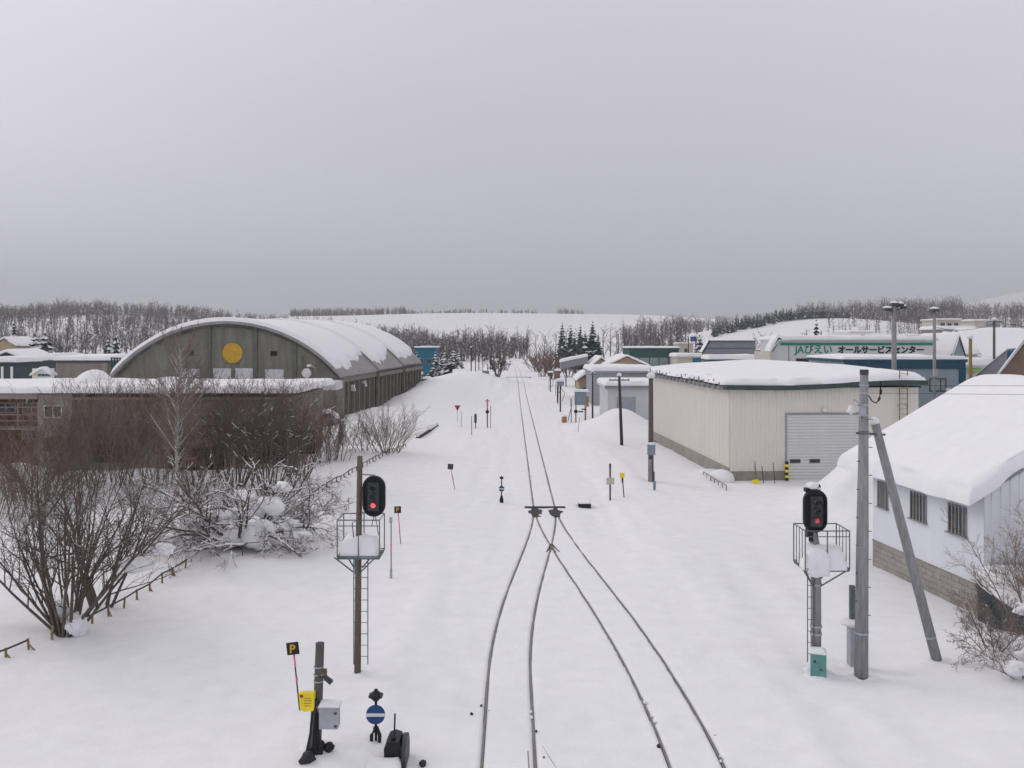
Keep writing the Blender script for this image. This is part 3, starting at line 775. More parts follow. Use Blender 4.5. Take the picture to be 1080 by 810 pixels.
b = MB(*df); b.disc_y((du(324), -.35, dz(393)), .48, .12, 18); b.tube([(du(324), -.3, dz(393)), (du(324), 0, dz(391))], .05, 6); b.build('dish', M['lampglass'], dm)
b = MB(*df); b.box(du(325), du(329), -.6, -.1, dz(386.5), dz(384)); b.tube([(du(327), -.1, dz(385)), (du(332), 0, dz(388))], .04, 5); b.build('floodlight', M['white'], dm)
b = MB(*df); b.tube([(du(319), -.18, dz(375)), (du(319), -.18, dz(404))], .06, 6); b.build('downpipe', M['dome_col'], dm)

# snow-covered car parked at the hall corner
def car(name, label, x, y, rz, snowth=.3, col='mgrey', L=3.9, W=1.6):
    t = thing(name, label, 'car', (x, y, 0))
    f = ((x, y, .0), rz)
    body = [(-L/2, .35), (-L/2+.05, .75), (-L/2+.7, .9), (-L/2+1.15, 1.38), (L/2-.9, 1.42), (L/2-.25, .95), (L/2, .85), (L/2, .35)]
    MB(*f).extr_y(body, -W/2, W/2).build('body', M[col], t)
    for sx in (-L/2+.75, L/2-.75):
        for sy in (-W/2+.02, W/2-.02):
            MB(*f).disc_y((sx, sy, .32), .31, .2, 14).build('wheel', M['tyre'], t)
    MB(*f).extr_y([(-L/2+.85, .93), (-L/2+1.22, 1.3), (L/2-1.0, 1.32), (L/2-.55, .97)], -W/2-.012, W/2+.012).build('side_window', M['glass'], t)
    zf = lambda u, v: float(np.interp(u, [p[0] for p in body[1:7]], [p[1] for p in body[1:7]]))
    snow_sheet('snow_cap', t, -L/2+.06, L/2-.02, -W/2, W/2, zf, snowth, f[0], rz, 18, 10, .3, .05, .8, 3)
    return t
car('parked_car', 'small car under a cap of snow at the corner of the arched hall', WX(335, 80), 80.5, .1)
# ------------------------------------------------------------------ long low building in front of the hall
LYB = 54.0
lb = thing('long_low_building', 'long low taupe building with a deep snow roof in front of the arched hall', 'building', (WX(40, LYB), LYB, 0))
lf = ((0, 0, 0), 0.0)
lh = WZ(420, LYB)
xA, xB, xC, xD = -46.0, WX(40, LYB), WX(76, LYB), WX(300, LYB)
MB().box(xA, xB, LYB+.9, LYB+11, -1.5, lh).build('wall', M['brown'], lb)
MB().box(xB, xC, LYB, LYB+11, -1.5, lh+.25).build('wall', M['taupe2'], lb)
MB().box(xC, xD, LYB+.6, LYB+11, -1.5, lh).build('wall', M['taupe'], lb)
MB().box(xA, xB-.003, LYB-.1, LYB+.88, lh-.05, lh+.32).build('eave_fascia', M['taupe2'], lb)
MB().box(xC+.003, xD+.3, LYB, LYB+.58, lh-.1, lh+.05).build('eave_fascia', M['taupe2'], lb)
MB().box(WX(327, 70), WX(354, 70), 70, 73, WZ(411.5, 70), WZ(403, 70)).build('end_fascia', M['lgrey'], lb)
snow_sheet('roof_snow', lb, xA, xD+.9, LYB-.35, LYB+11, lambda u, v: lh+.34, .46, nu=90, nv=16, rnd=.4, amp=.06, nsc=2.5, seed=3)
blob('roof_drift', lb, (WX(96, 57), 57.5, lh+.5), (1.2, 1.2, 1.2), M['snowroof'], 3, 16)
blob('roof_drift', lb, (WX(112, 57), 57, lh+.45), (1.6, 1.2, .55), M['snowroof'], 8, 14)
blob('roof_drift', lb, (WX(180, 57), 57, lh+.5), (1.7, 1.0, .75), M['snowroof'], 9, 14)
# balcony grid on the brown wing
by = LYB + .05
bal = MB().box(xA, xB-.02, LYB-.08, LYB+.9, WZ(452, LYB)-.06, WZ(452, LYB)+.04).build('balcony_slab', M['taupe2'], lb)
for z in (WZ(429.5, LYB), WZ(437.5, LYB), WZ(444, LYB), WZ(450, LYB)):
    MB().tube([(xA, by, z), (xB, by, z)], .03, 5).build('balcony_rail', M['taupe2'], lb)
for k in range(12):
    x = xB - .05 - k*1.25; MB().tube([(x, by, WZ(452, LYB)), (x, by, WZ(425 if k < 3 else 437, LYB))], .03, 5).build('balcony_post', M['taupe2'], lb)
for a, c, z0, z1, cols in ((15, 36, 437, 425.5, 2), (-14, 8, 437, 425.5, 2), (15, 36, 465, 455, 2)):
    window(lb, lf, WX(a, LYB), WX(c, LYB), WZ(z0, LYB), WZ(z1, LYB), LYB+.9, cols, M['taupe2'])
window(lb, lf, WX(46.5, LYB), WX(65.5, LYB), WZ(440.5, LYB), WZ(427.5, LYB), LYB, 2, M['wframe'])
window(lb, lf, WX(45, LYB), WX(66, LYB), WZ(477, LYB), WZ(461, LYB), LYB, 2, M['taupe2'])
MB().box(WX(23, LYB)-.06, WX(23, LYB)+.06, LYB+.55, LYB+.88, WZ(425, LYB), WZ(416, LYB)).build('wall_post', M['wframe'], lb)
for a, c, z0, z1 in ((92, 131, 489, 470), (175, 233, 503, 473), (246, 300, 490, 452), (305, 330, 480, 455)):
    MB().box(WX(a, LYB), WX(c, LYB), LYB+.56, LYB+.597, WZ(z0, LYB), WZ(z1, LYB)).build('garage_opening', M['darkopen'], lb)
for a, c, z0, z1 in ((232, 245, 468, 449), (252, 262, 472, 446)):
    MB().box(WX(a, LYB), WX(c, LYB), LYB+.50, LYB+.555, WZ(z0, LYB), WZ(z1, LYB)).build('brown_door', M['brown'], lb)
ld = thing('wall_ladder', 'thin metal ladder against the dark opening of the long low building', 'ladder', (WX(190, 54), 53.8, 0))
for x in (WX(187, 53.8), WX(194, 53.8)): MB().tube([(x, 53.8, -.3), (x, 54.3, 1.55)], .025, 5).build('stile', M['wframe'], ld)
for k in range(6): MB().tube([(WX(187, 53.8), 53.85+k*.07, .0+k*.27), (WX(194, 53.8), 53.85+k*.07, .0+k*.27)], .018, 5).build('rung', M['wframe'], ld)

# ------------------------------------------------------------------ town behind, left
t, f, w, h = gable_building('tan_house', 'tan gabled house with a snowy roof at the left edge', 'house', 180, -6, 16, 364, 357, 9, M['tan'], M['brown'])
window(t, f, 1.5, 2.6, 4.2, 5.4); window(t, f, 3.2, 4.1, 2, 3.2)
t, f, w, h = flat_building('dark_shop', 'dark green shop front with white pillars and a snow canopy', 'shop', 112, -25, 16, 382, 6, M['tealdark'], snow=.7)
for k in range(4): MB(*f).box(w-.55-k*1.25, w-.25-k*1.25, -.12, -.003, 3.1, 4.75).build('pillar', M['white'], t)
t, f, w, h = gable_building('dark_barn', 'dark barn with a curved snowy roof behind the green shop', 'barn', 125, -12, 28, 380, 371.5, 8, M['tealdark'], M['mgrey'])
t, f, w, h = flat_building('pale_depot', 'low pale depot with snow roof below the snowy conifers', 'building', 135, 24, 59, 376, 8, M['taupe2'], snow=.5)
for k in range(3): window(t, f, .6+k*1.7, 1.6+k*1.7, 3.2, 4.2)
t, f, w, h = flat_building('brown_depot', 'taupe flat-roofed depot left of the arched hall', 'building', 100, 60, 119, 380, 9, M['taupe'], snow=.6, fascia=M['dgrey'])
for k in range(3): MB(*f).box(.5+k*2.1, 1.9+k*2.1, -.05, -.003, .2, 2.9).build('door', M['taupe2'], t)
MB(*f).box(w-.9, w-.5, -.5, -.05, -.3, h-.3).build('corner_pier', M['taupe2'], t)
t = thing('advert_board', 'white advert board with yellow patch and green lettering below the pale depot', 'sign', (WX(35, 98), 98, 0))
x0, x1 = WX(34, 98), WX(57, 98)
MB().box(x0, x1, 98, 98.1, WZ(401, 98), WZ(388.5, 98)).build('board', M['white'], t)
MB().disc_y((WX(37, 98), 97.97, WZ(395.3, 98)), .22, .04, 10).build('print_patch', M['yellow'], t)
for k, (a, c, m) in enumerate(((40, 43.5, 'ja_green'), (44, 47.5, 'tealblue'), (48, 50.5, 'ja_green'), (51, 53.5, 'tealblue'))):
    MB().box(WX(a, 98), WX(c, 98), 97.96, 97.995, WZ(397, 98), WZ(394.3, 98)).build('print_mark', M[m], t)
MB().box(x0+.1, x1-.1, 97.97, 97.995, WZ(400.8, 98), WZ(399.6, 98)).build('print_stripe', M['pink'], t)
snow_sheet('snow_cap', t, x0, x1, 97.4, 98.9, lambda u, v: WZ(388.5, 98)-.9+.9*max(0, 1-abs(u-(x0+x1)/2)/1.4), .3, nu=10, nv=6, rnd=.25)
t = thing('green_scaffold', 'green lattice frame standing beside the left end of the arched hall', 'scaffold', (WX(122, 92), 92, 0))
for k in range(4):
    x = WX(117.5+k*3, 92); MB().box(x-.06, x+.06, 92, 92.12, -.3, WZ(377, 92)).build('upright', M['dgreen'], t)
for k in range(5):
    z = WZ(378+k*4.5, 92); MB().box(WX(117, 92), WX(127.5, 92), 91.9, 91.99, z-.06, z+.06).build('ledger', M['dgreen'], t)
MB().box(WX(117.3, 92), WX(127, 92), 92.2, 92.3, 0, WZ(380, 92)).build('sheet', M['pgreen'], t)
car('buried_car', 'car buried in snow between the green shop and the advert board', WX(24, 104), 104, 0, .45)
# white house among the hillside trees
t, f, w, h = gable_building('pale_house', 'small pale house with snowy roof at the foot of the left wood', 'house', 210, 20, 33, 372, 366, 8, M['cream'], M['mgrey'], facing='slope')

# ------------------------------------------------------------------ town behind, centre
t, f, w, h = flat_building('teal_building', 'teal blue building among snowy conifers right of the arched hall', 'building', 172, 438, 459, 366.5, 8, M['tealblue'], snow=.25)
for k in range(2): window(t, f, .7+k*1.6, 1.6+k*1.6, 3.4, 4.4)
t, f, w, h = flat_building('green_hall', 'dark green hall with pale glazed panels below', 'building', 200, 664, 716, 367, 12, M['dgreen'], snow=.35)
for k in range(5):
    MB(*f).box(.25+k*(w-.3)/5, (k+1)*(w-.3)/5, -.08, -.003, .2, h-2.3).build('glazed_panel', M['pgreen'], t)
t, f, w, h = gable_building('tan_cottage', 'tan cottage with red-brown roof edge behind the grey store', 'house', 140, 641, 681, 385, 376.5, 10, M['tan'], M['rust'], snow=.3, over=.5)
window(t, f, 2.2, 3.4, 2.4, 3.4)
t, f, w, h = gable_building('rust_roofed_shed', 'small tan shed with red-brown gable beside the tan cottage', 'shed', 146, 626, 641, 384, 377.5, 9, M['tan'], M['rust'], snow=.3)
t, f, w, h = gable_building('yellow_hut', 'yellow-tan hut with snowy red-brown roof at the left of the grey store', 'hut', 118, 611, 627, 400, 391, 7, M['tan'], M['rust'], snow=.35, ridge=.85)
window(t, f, .4, .9, 1.0, 1.7, 0, 1)
t, f, w, h = flat_building('grey_store', 'blue-grey store with flat snow roof behind the white garage', 'building', 108, 625, 690, 391, 11, M['bluegrey'], snow=.55)
MB(*f).box(w*.42, w-.15, -.12, -.003, 1.2, h-.32).build('loading_bay', M['taupe'], t)
for k in range(3): MB(*f).box(w*.42+.1+k*1.3, w*.42+1.2+k*1.3, -.16, -.121, 1.3, h-.5).build('bay_door', M['mgrey'], t)
t, f, w, h = flat_building('white_garage', 'low pale garage with snow roof behind a snow heap', 'garage', 86, 641, 694, 406.5, 8, M['lgrey'], snow=.5)
MB(*f).box(-.32, w+.32, -.36, -.303, h-.3, h-.02).build('gutter', M['mgrey'], t)
b = MB(*f); b.box(.9, 2.8, -.06, -.003, -.2, 2.5); b.build('door', M['bluegrey'], t)
# platform shelter canopy
t = thing('platform_shelter', 'grey slanting shelter roof with snow beside the far track', 'shelter', (WX(606, 150), 150, 0))
x0, x1 = WX(591.5, 150), WX(620, 150)
MB().extr_y([(x0, WZ(389.5, 150)), (x1, WZ(383.5, 150)), (x1, WZ(376, 150)), (x0, WZ(382, 150))], 150, 153).build('canopy', M['mgrey'], t)
for px in (597, 607, 617):
    MB().box(WX(px, 151)-.1, WX(px, 151)+.1, 151, 151.2, -.2, WZ(387, 151)).build('post', M['steel'], t)
sl_ = (WZ(376, 150)-WZ(382, 150))/(x1-x0)
snow_sheet('snow_cap', t, x0-.1, x1+.1, 149.9, 153.1, lambda u, v: WZ(382, 150)+(u-x0)*sl_+.01, .5, nu=12, nv=8, rnd=.3)

# ------------------------------------------------------------------ town behind, right
def sloped_side(name, label, cat, Y, p0, p1, pt, ytop, ysh, depth, wm, rm, snow=.35):
    """front wall with a slanting left shoulder"""
    X0, X1, XT = WX(p0, Y), WX(p1, Y), WX(pt, Y); h, hs = WZ(ytop, Y), WZ(ysh, Y)
    t = thing(name, label, cat, (X0, Y, 0))
    MB().extr_y([(X0, -.3), (X1, -.3), (X1, h), (XT, h), (X0, hs)], Y, Y+1.6).build('wall', wm, t)
    MB().box(XT+1.8, X1-.1, Y+1.61, Y+depth, -.3, h-.05).build('rear_block', wm, t)
    MB().extr_y([(X0-.3, hs), (XT-.1, h+.02), (X1+.3, h+.02), (X1+.3, h+.16), (XT-.2, h+.16), (X0-.45, hs+.05)], Y-.3, Y+1.9).build('roof', rm, t)
    MB().box(XT+1.7, X1, Y+1.91, Y+depth+.1, h-.02, h+.14).build('roof', rm, t)
    zf = lambda u, v: (h+.165) if u > XT-.15 else hs+.06 + (u-(X0-.45))*(h-hs)/(XT-X0-.0)
    if snow:
        snow_sheet('roof_snow', t, X0-.4, X1+.25, Y-.28, Y+1.9, zf, snow, nu=40, nv=8, rnd=.3, amp=.04)
        snow_sheet('roof_snow', t, XT+1.7, X1+.1, Y+1.8, Y+depth, lambda u, v: h+.15, snow*1.1, nu=30, nv=10, rnd=.3, amp=.05)
    return t
t = sloped_side('grey_barn', 'grey metal barn with dark roofline behind the warehouse', 'barn', 170, 742, 797, 749, 360, 372, 10, M['mgrey'], M['dgrey'], snow=.12)
MB().box(WX(743, 170), WX(796, 170), 169.93, 169.997, WZ(367.6, 170), WZ(367, 170)).build('seam', M['dgrey'], t)
t, f, w, h = flat_building('snowy_lean_to', 'dark low shelter under deep snow in front of the grey barn', 'shelter', 158, 748, 797, 379, 5, M['tealdark'], snow=.9)
t, f, w, h = flat_building('cream_block', 'small cream block beside the blue water tank', 'building', 220, 716, 731, 362, 6, M['cream'], snow=.2)
window(t, f, 1.4, 2.2, 5, 6)
t, f, w, h = flat_building('beige_low_house', 'low beige and teal house with snow roof left of the grey barn', 'house', 190, 714, 744, 376, 8, M['cream'], snow=.7)
MB(*f).box(w*.55, w-.1, -.1, -.003, 1.0, h-.3).build('teal_panel', M['tealblue'], t)
t = thing('water_tank', 'blue tank on a stand with a snow cap behind the cream block', 'tank', (WX(731.5, 225), 225, 0))
x = WX(731.5, 225)
MB().lathe([(.8, 0), (.85, .1), (.85, 1.5), (.8, 1.6)], (x, 225, WZ(360, 225)), 14).build('tank', M['blue_disc'], t, True)
for a in (-.5, .5): MB().box(x+a-.08, x+a+.08, 224.8, 225.2, -.3, WZ(360, 225)).build('stand_leg', M['steel'], t)
blob('snow_cap', t, (x, 225, WZ(354.5, 225)), (.95, .95, .7), M['snowroof'], 2, flat=-.2)
JY = 100.0
t = sloped_side('sign_building', 'wide grey-white building with green stripe and Japanese lettering', 'building', JY, 815, 986, 822.5, 359.5, 371.5, 14, M['ja_wall'], M['lgrey'], snow=.45)
MB().box(WX(823, JY), WX(985.5, JY), JY-.06, JY-.003, WZ(364.2, JY), WZ(361.6, JY)).build('green_stripe', M['ja_green'], t)
MB().box(WX(811, JY), WX(814.6, JY), JY-.2, JY+6, -.3, WZ(371, JY)).build('side_wall', M['cream'], t)
for a, c in ((839.5, 862), (880, 891), (900, 923), (935, 958)):
    window(t, ((0, 0, 0), 0), WX(a, JY), WX(c, JY), WZ(386, JY), WZ(378, JY), JY, 3, M['dgrey'])
lettering('green_lettering', 'JAびえい', M['ja_green'], t, (WX(838.6, JY), JY-.02, WZ(372.2, JY)), 1.12, bold=.026, sx=1.0)
lettering('black_lettering', 'オールサービスセンター', M['ink'], t, (WX(883.5, JY), JY-.02, WZ(372.0, JY)), .92, bold=.044, sx=1.0)
BY = 76.0
t, f, w, h = flat_building('blue_building', 'teal-grey building with deep blue band and blue corner behind the warehouse', 'building', BY, 890, 1018, 379, 9, M['tealgrey'], snow=.3, fascia=M['navy'], over=.15)
MB(*f).box(.0, w, -.10, -.003, WZ(389, BY), h-.26).build('blue_band', M['navy'], t)
MB(*f).box(w-.55, w+.02, -.10, -.003, -.3, WZ(389, BY)-.004).build('blue_corner', M['navy'], t)
MB(*f).box(-1.9, -.004, .3, 6, -.3, h-.6).build('side_annex', M['lgrey'], t)
a = WX(980, BY)-f[0][0]
window(t, f, a, a+18*BY/FPX, WZ(413, BY), WZ(399, BY), 0, 3, M['dgrey'], M['pgreen'], .09)
MB(*f).disc_y((WX(998.5, BY)-f[0][0], -.25, WZ(411, BY)), .2, .22, 14).build('wall_lamp', M['lampglass'], t)
# wedge-roofed grey building and teal gap wall
WY = 64.0
gf = ((WX(1029, WY), WY, 0), -.62)
t = thing('wedge_building', 'grey metal building with a steep wedge wall beside the brown gable', 'building', gf[0])
MB(*gf).extr_y([(0, -.3), (2.05, -.3), (2.05, WZ(369, WY)), (0, WZ(396.5, WY))], 0, 8).build('wall', M['mgrey'], t)
MB(*gf).box(2.06, 4.2, .2, 8, -.3, WZ(369, WY)-.05).build('teal_wall', M['tealblue'], t)
MB(*gf).extr_y([(-.1, WZ(397.3, WY)), (2.05, WZ(368.9, WY)+.01), (2.05, WZ(367.6, WY)), (-.1, WZ(396, WY))], -.15, 8).build('roof_edge', M['lgrey'], t)
QY = 56.0
t = thing('brown_gable_house', 'brown gabled house with pale roof edge at the right border', 'house', (WX(1057, QY), QY, 0))
bf = ((WX(1057, QY), QY, 0), -.62)
z0, zr2, hw = WZ(392, QY), WZ(392, QY) + 6.4, 4.3
MB(*bf).extr_y([(0, -.3), (2*hw, -.3), (2*hw, z0), (hw, zr2), (0, z0)], 0, 10).build('wall', M['brownwall'], t)
sl_ = (zr2-z0)/hw
MB(*bf).extr_y([(-.3, z0-.3*sl_+.02), (hw, zr2+.02), (2*hw+.3, z0-.3*sl_+.02), (2*hw+.3, z0-.3*sl_+.2), (hw, zr2+.24), (-.3, z0-.3*sl_+.2)], -.25, 10).build('roof', M['lgrey'], t)
snow_sheet('roof_snow', t, -.3, 2*hw+.3, -.1, 10, lambda u, v: zr2+.25-abs(u-hw)*sl_, .12, bf[0], bf[1], nu=20, nv=8, rnd=.2)
window(t, bf, 3.6, 5.0, 4.0, 5.4)
# gabled sheds with white roofs
t = thing('white_roof_barn', 'barn with one wide white snow slope and beige gable end', 'barn', (WX(1030, 112), 112, 0))
x0, x1 = WX(1037, 112), WX(1090, 112)
MB().add([(x0, 112, -.3), (x1, 112, -.3), (x1, 112, WZ(376, 112)), (x0, 112, WZ(376, 112)),
          (WX(1027, 118), 118, -.3), (x1, 118, -.3), (x1, 118, WZ(346, 118)), (WX(1027.5, 118), 118, WZ(346, 118)),
          (WX(1019, 124), 124, -.3), (x1, 124, -.3), (x1, 124, 5.5), (WX(1019, 124), 124, 5.5)],
         [(0, 1, 2, 3), (3, 2, 6, 7), (7, 6, 10, 11), (0, 3, 7, 4), (4, 7, 11, 8), (8, 11, 10, 9), (1, 5, 6, 2), (5, 9, 10, 6)]).build('wall', M['cream'], t)
zf = lambda u, v: WZ(376, 112)-.1 + (WZ(346, 118)-WZ(376, 112))*(v/6.0 if v < 6 else (12-v)/6.0)
snow_sheet('roof_snow', t, -.2, 9, -.4, 12.3, zf, .35, (x0-.3, 112, 0), 0, 24, 20, .3, .06, 2, 8)
MB().box(x0+.02, x1, 111.7, 111.98, WZ(380, 112), WZ(376.6, 112)).build('eave_board', M['bluegrey'], t)
t, f, w, h = gable_building('teal_gable_shed', 'narrow shed with pale teal gable and white roof left of the wide barn', 'shed', 104, 1004, 1017, 373, 354, 9, M['tealgrey'], M['dgrey'], snow=.35, over=.2)
t, f, w, h = gable_building('dark_gable_shed', 'small dark gable under snow behind the blue building', 'shed', 108, 992, 1007, 373.5, 358, 9, M['tealdark'], M['dgrey'], snow=.5, over=.2, ridge=.75)
t, f, w, h = gable_building('snow_roof_shed', 'shed with snowy roof between the teal gable and the wide barn', 'shed', 107, 1014, 1030, 372, 353, 8, M['cream'], M['lgrey'], facing='slope', snow=.4)
t, f, w, h = flat_building('cream_house', 'long cream house with snowy porch roof above the blue building', 'house', 205, 989, 1013, 337, 8, M['cream'], snow=.25)
for k in range(3): window(t, f, .7+k*1.6, 1.7+k*1.6, h-1.9, h-.8)
t, f, w, h = flat_building('cream_annex', 'low cream annex with deep snow below the long cream house', 'building', 190, 989, 1028, 347.5, 8, M['taupe2'], snow=.8)
t, f, w, h = flat_building('white_house', 'small white house left of the wooden pole on the right hill', 'house', 215, 1028, 1040, 338, 7, M['cream'], snow=.3)
t, f, w, h = flat_building('white_block', 'white stepped block rising behind the lettered building', 'building', 160, 897, 919, 350, 7, M['white'], snow=.3)
MB(*f).box(w*.45, w*.75, 1, 4, h+.01, h+1.0).build('stair_head', M['white'], t)
t, f, w, h = flat_building('flat_cream_wing', 'long low cream wing behind the lettered building', 'building', 150, 872, 990, 353.5, 6, M['cream'], snow=.25)
MB(*f).box(5.9, 6.6, -.3, -.16, h-.5, h+.1).build('red_lamp_box', M['redsign'], t)
t, f, w, h = flat_building('lime_trim_store', 'small store with lime green stripe behind the wedge building', 'shop', 82, 1017, 1045, 385, 7, M['lgrey'], snow=.7)
MB(*f).box(0, w, -.36, -.303, h-.6, h-.3).build('lime_stripe', mat('lime_paint', (.25, .45, .08), .6), t)
t = thing('red_shop_sign', 'red banner sign behind the grey barn', 'sign', (WX(802, 175), 175, 0))
MB().box(WX(798, 175), WX(811, 175), 175, 175.2, WZ(371.5, 175), WZ(369.3, 175)).build('board', M['redsign'], t)
for px in (799, 810): MB().box(WX(px, 175)-.06, WX(px, 175)+.06, 175.21, 175.3, -.3, WZ(370, 175)).build('post', M['steel'], t)
# ------------------------------------------------------------------ colour light signals
def stadium(cx, cz, w, h, n=10):
    r = w/2; pts = []
    for k in range(n+1): t = math.pi*k/n; pts.append((cx + r*math.cos(t), cz + h/2 - r + r*math.sin(t)))
    for k in range(n+1): t = math.pi + math.pi*k/n; pts.append((cx + r*math.cos(t), cz - h/2 + r + r*math.sin(t)))
    return pts
def signal_head(t, cx, cy, cz, w, h, lit='red_on'):
    MB().extr_y(stadium(cx, cz, w, h), cy-.02, cy+.02).build('backboard', M['black'], t)
    b = MB(); po, pi_ = stadium(cx, cz, w, h), stadium(cx, cz, w*.86, h*.90); n = len(po)
    b.add([(a, cy-.07, c) for a, c in po] + [(a, cy-.021, c) for a, c in po] + [(a, cy-.07, c) for a, c in pi_] + [(a, cy-.03, c) for a, c in pi_],
          [(i, (i+1) % n, (i+1) % n+n, i+n) for i in range(n)] + [(i, i+2*n, (i+1) % n+2*n, (i+1) % n) for i in range(n)] + [(i+2*n, i+3*n, (i+1) % n+3*n, (i+1) % n+2*n) for i in range(n)])
    b.build('board_rim', M['black'], t)
    hs = MB().box(cx-.13, cx+.13, cy-.16, cy-.022, cz-h*.34, cz+h*.34).build('lamp_housing', M['dgrey'], t)
    for k, dz_ in enumerate((.20, .0, -.20)):
        z = cz + dz_*h/.98*1.0
        MB().disc_y((cx, cy-.17, z), .062, .02, 14).build('lens', M[lit] if k == 2 else M['lensoff'], hs)
        b = MB(); n = 10; vs = []; fs = []
        for i in range(n+1):
            a = math.pi*i/n
            for r, yy in ((.085, -.162), (.085, -.30), (.095, -.30), (.095, -.162)):
                vs.append((cx + r*math.cos(a), cy+yy, z + r*math.sin(a)))
            if i:
                for q in range(4): fs.append(((i-1)*4+q, (i-1)*4+(q+1) % 4, i*4+(q+1) % 4, i*4+q))
        b.add(vs, fs); b.build('visor', M['dgrey'], hs)
    MB().box(cx-.09, cx+.09, cy+.021, cy+.22, cz-h*.3, cz+h*.3).build('lamp_case', M['black'], t)
def cage(t, cx, cy, z0, z1, w, d, seed, bars=True):
    """railed service platform holding a block of snow"""
    b = MB(); r = .015
    xs, ys = (cx-w/2, cx+w/2), (cy-d/2, cy+d/2)
    for z in (z1, z0 + (z1-z0)*.03):
        b.tube([(xs[0], ys[0], z), (xs[1], ys[0], z), (xs[1], ys[1], z), (xs[0], ys[1], z), (xs[0], ys[0], z)], r, 6)
    for x in (xs[0], cx, xs[1]):
        for y in ys: b.tube([(x, y, z0), (x, y, z1)], r, 6)
    b.tube([(xs[0], ys[0], z1-.14), (xs[1], ys[0], z1-.14)], r*.8, 5)
    for k in (range(1, 4) if bars else ()):
        for x in xs: b.tube([(x, ys[0]+d*k/4, z0+.02), (x, ys[0]+d*k/4, z1)], r*.7, 5)
    b.build('platform_railing', M['steel'], t)
    MB().box(xs[0], xs[1], ys[0], ys[1], z0-.04, z0-.005).build('platform_floor', M['steel'], t)
    snow_sheet('platform_snow', t, xs[0]+.03, xs[1]-.03, ys[0]+.03, ys[1]-.03, lambda u, v: z0, (z1-z0)*.52, nu=14, nv=12, rnd=.2, amp=.09, nsc=.35, seed=seed, m=M['snow'])
def ladder(t, x0, x1, y, z0, z1, m='steel', step=.28):
    b = MB()
    for x in (x0, x1): b.tube([(x, y, z0), (x, y, z1)], .014, 5)
    z = z0 + .2
    while z < z1: b.tube([(x0, y, z), (x1, y, z)], .009, 5); z += step
    b.build('ladder', M[m], t)

SY = 21.0
x = WX(377, SY); g0 = gz(x, SY)
sg = thing('railway_signal', 'oval black railway signal lit red on a brown wooden pole left of the tracks', 'railway signal', (x, SY, g0))
MB().tube([(x, SY, g0-.4), (x+.02, SY, 2.5), (x+.06, SY, WZ(481, SY))], [.085, .078, .066], 12).build('pole', M['wood2'], sg, True)
hx = WX(395.5, SY)
signal_head(sg, hx, SY-.12, WZ(522, SY), .56, 1.0)
b = MB(); b.tube([(x+.05, SY, WZ(500, SY)), (hx, SY-.02, WZ(501, SY))], .022, 6); b.tube([(x+.04, SY, WZ(541, SY)), (hx, SY-.02, WZ(540, SY))], .03, 6)
b.tube([(hx, SY, WZ(541, SY)), (hx-.1, SY+.1, WZ(556, SY))], .014, 5); b.tube([(hx, SY, WZ(541, SY)), (hx+.08, SY+.05, WZ(565, SY))], .014, 5)
b.build('bracket', M['galv'], sg)
cage(sg, WX(381, SY), SY, WZ(584, SY), WZ(545, SY), 1.02, .8, 3, False)
b = MB()
for sx in (-1, 1): b.tube([(x + sx*.5, SY-.35, WZ(584, SY)), (x + sx*.1, SY-.08, WZ(602, SY))], .018, 5)
for sx in (-1, 1): b.tube([(x + sx*.42, SY+.35, WZ(584, SY)), (x + sx*.1, SY+.1, WZ(600, SY))], .018, 5)
b.tube([(x, SY-.13, WZ(604, SY)), (x, SY-.13, WZ(588, SY))], .05, 6)
b.build('platform_brace', M['steel'], sg)
ladder(sg, WX(371.5, SY), WX(386.5, SY), SY+.2, WZ(704, SY), WZ(586, SY))
b = MB(); b.tube([(x+.15, SY-.3, WZ(544, SY)), (x-.1, SY-.15, WZ(550, SY)), (x-.02, SY-.1, WZ(590, SY))], .012, 5); b.build('cable', M['cable'], sg)

SY2 = 21.2
x = WX(860.5, SY2); g0 = gz(x, SY2)
sg2 = thing('railway_signal', 'oval black railway signal with snow on top on a grey post right of the tracks', 'railway signal', (x, SY2, g0))
MB().tube([(x, SY2, g0-.4), (x, SY2, 3), (x-.08, SY2, WZ(560, SY2)), (x-.1, SY2, WZ(545, SY2))], [.13, .125, .115, .10], 12).build('pole', M['conc'], sg2, True)
hx = WX(855, SY2)
signal_head(sg2, hx, SY2-.28, WZ(536, SY2), .58, 1.06, 'red_dim')
b = MB(); b.tube([(hx, SY2-.05, WZ(545, SY2)), (hx, SY2-.05, WZ(570, SY2))], .07, 8); b.box(hx-.1, hx+.14, SY2-.1, SY2+.1, WZ(566, SY2), WZ(556, SY2)); b.build('bracket', M['black'], sg2)
blob('snow_cap', sg2, (hx-.03, SY2-.22, WZ(511, SY2)), (.15, .15, .1), M['snow'], 3, 10, .3)
blob('snow_cap', sg2, (hx+.09, SY2-.2, WZ(514.5, SY2)), (.09, .1, .06), M['snow'], 5, 8, .3)
b = MB(); b.box(hx-.22, hx-.02, SY2-.28, SY2-.12, WZ(517, SY2), WZ(513, SY2)); b.tube([(hx-.12, SY2-.2, WZ(514, SY2)), (hx+.16, SY2-.2, WZ(511, SY2))], .05, 6); b.build('head_hook', M['black'], sg2)
cage(sg2, WX(866, SY2), SY2, WZ(596.5, SY2), WZ(556, SY2), 1.08, .85, 9)
blob('snow_clump', sg2, (WX(857, SY2), SY2-.35, WZ(590, SY2)), (.34, .2, .36), M['snow'], 6, 14, .3)
b = MB()
for sx in (-1, 1): b.tube([(x + .12 + sx*.52, SY2-.38, WZ(597, SY2)), (x + sx*.1, SY2-.08, WZ(617, SY2))], .018, 5)
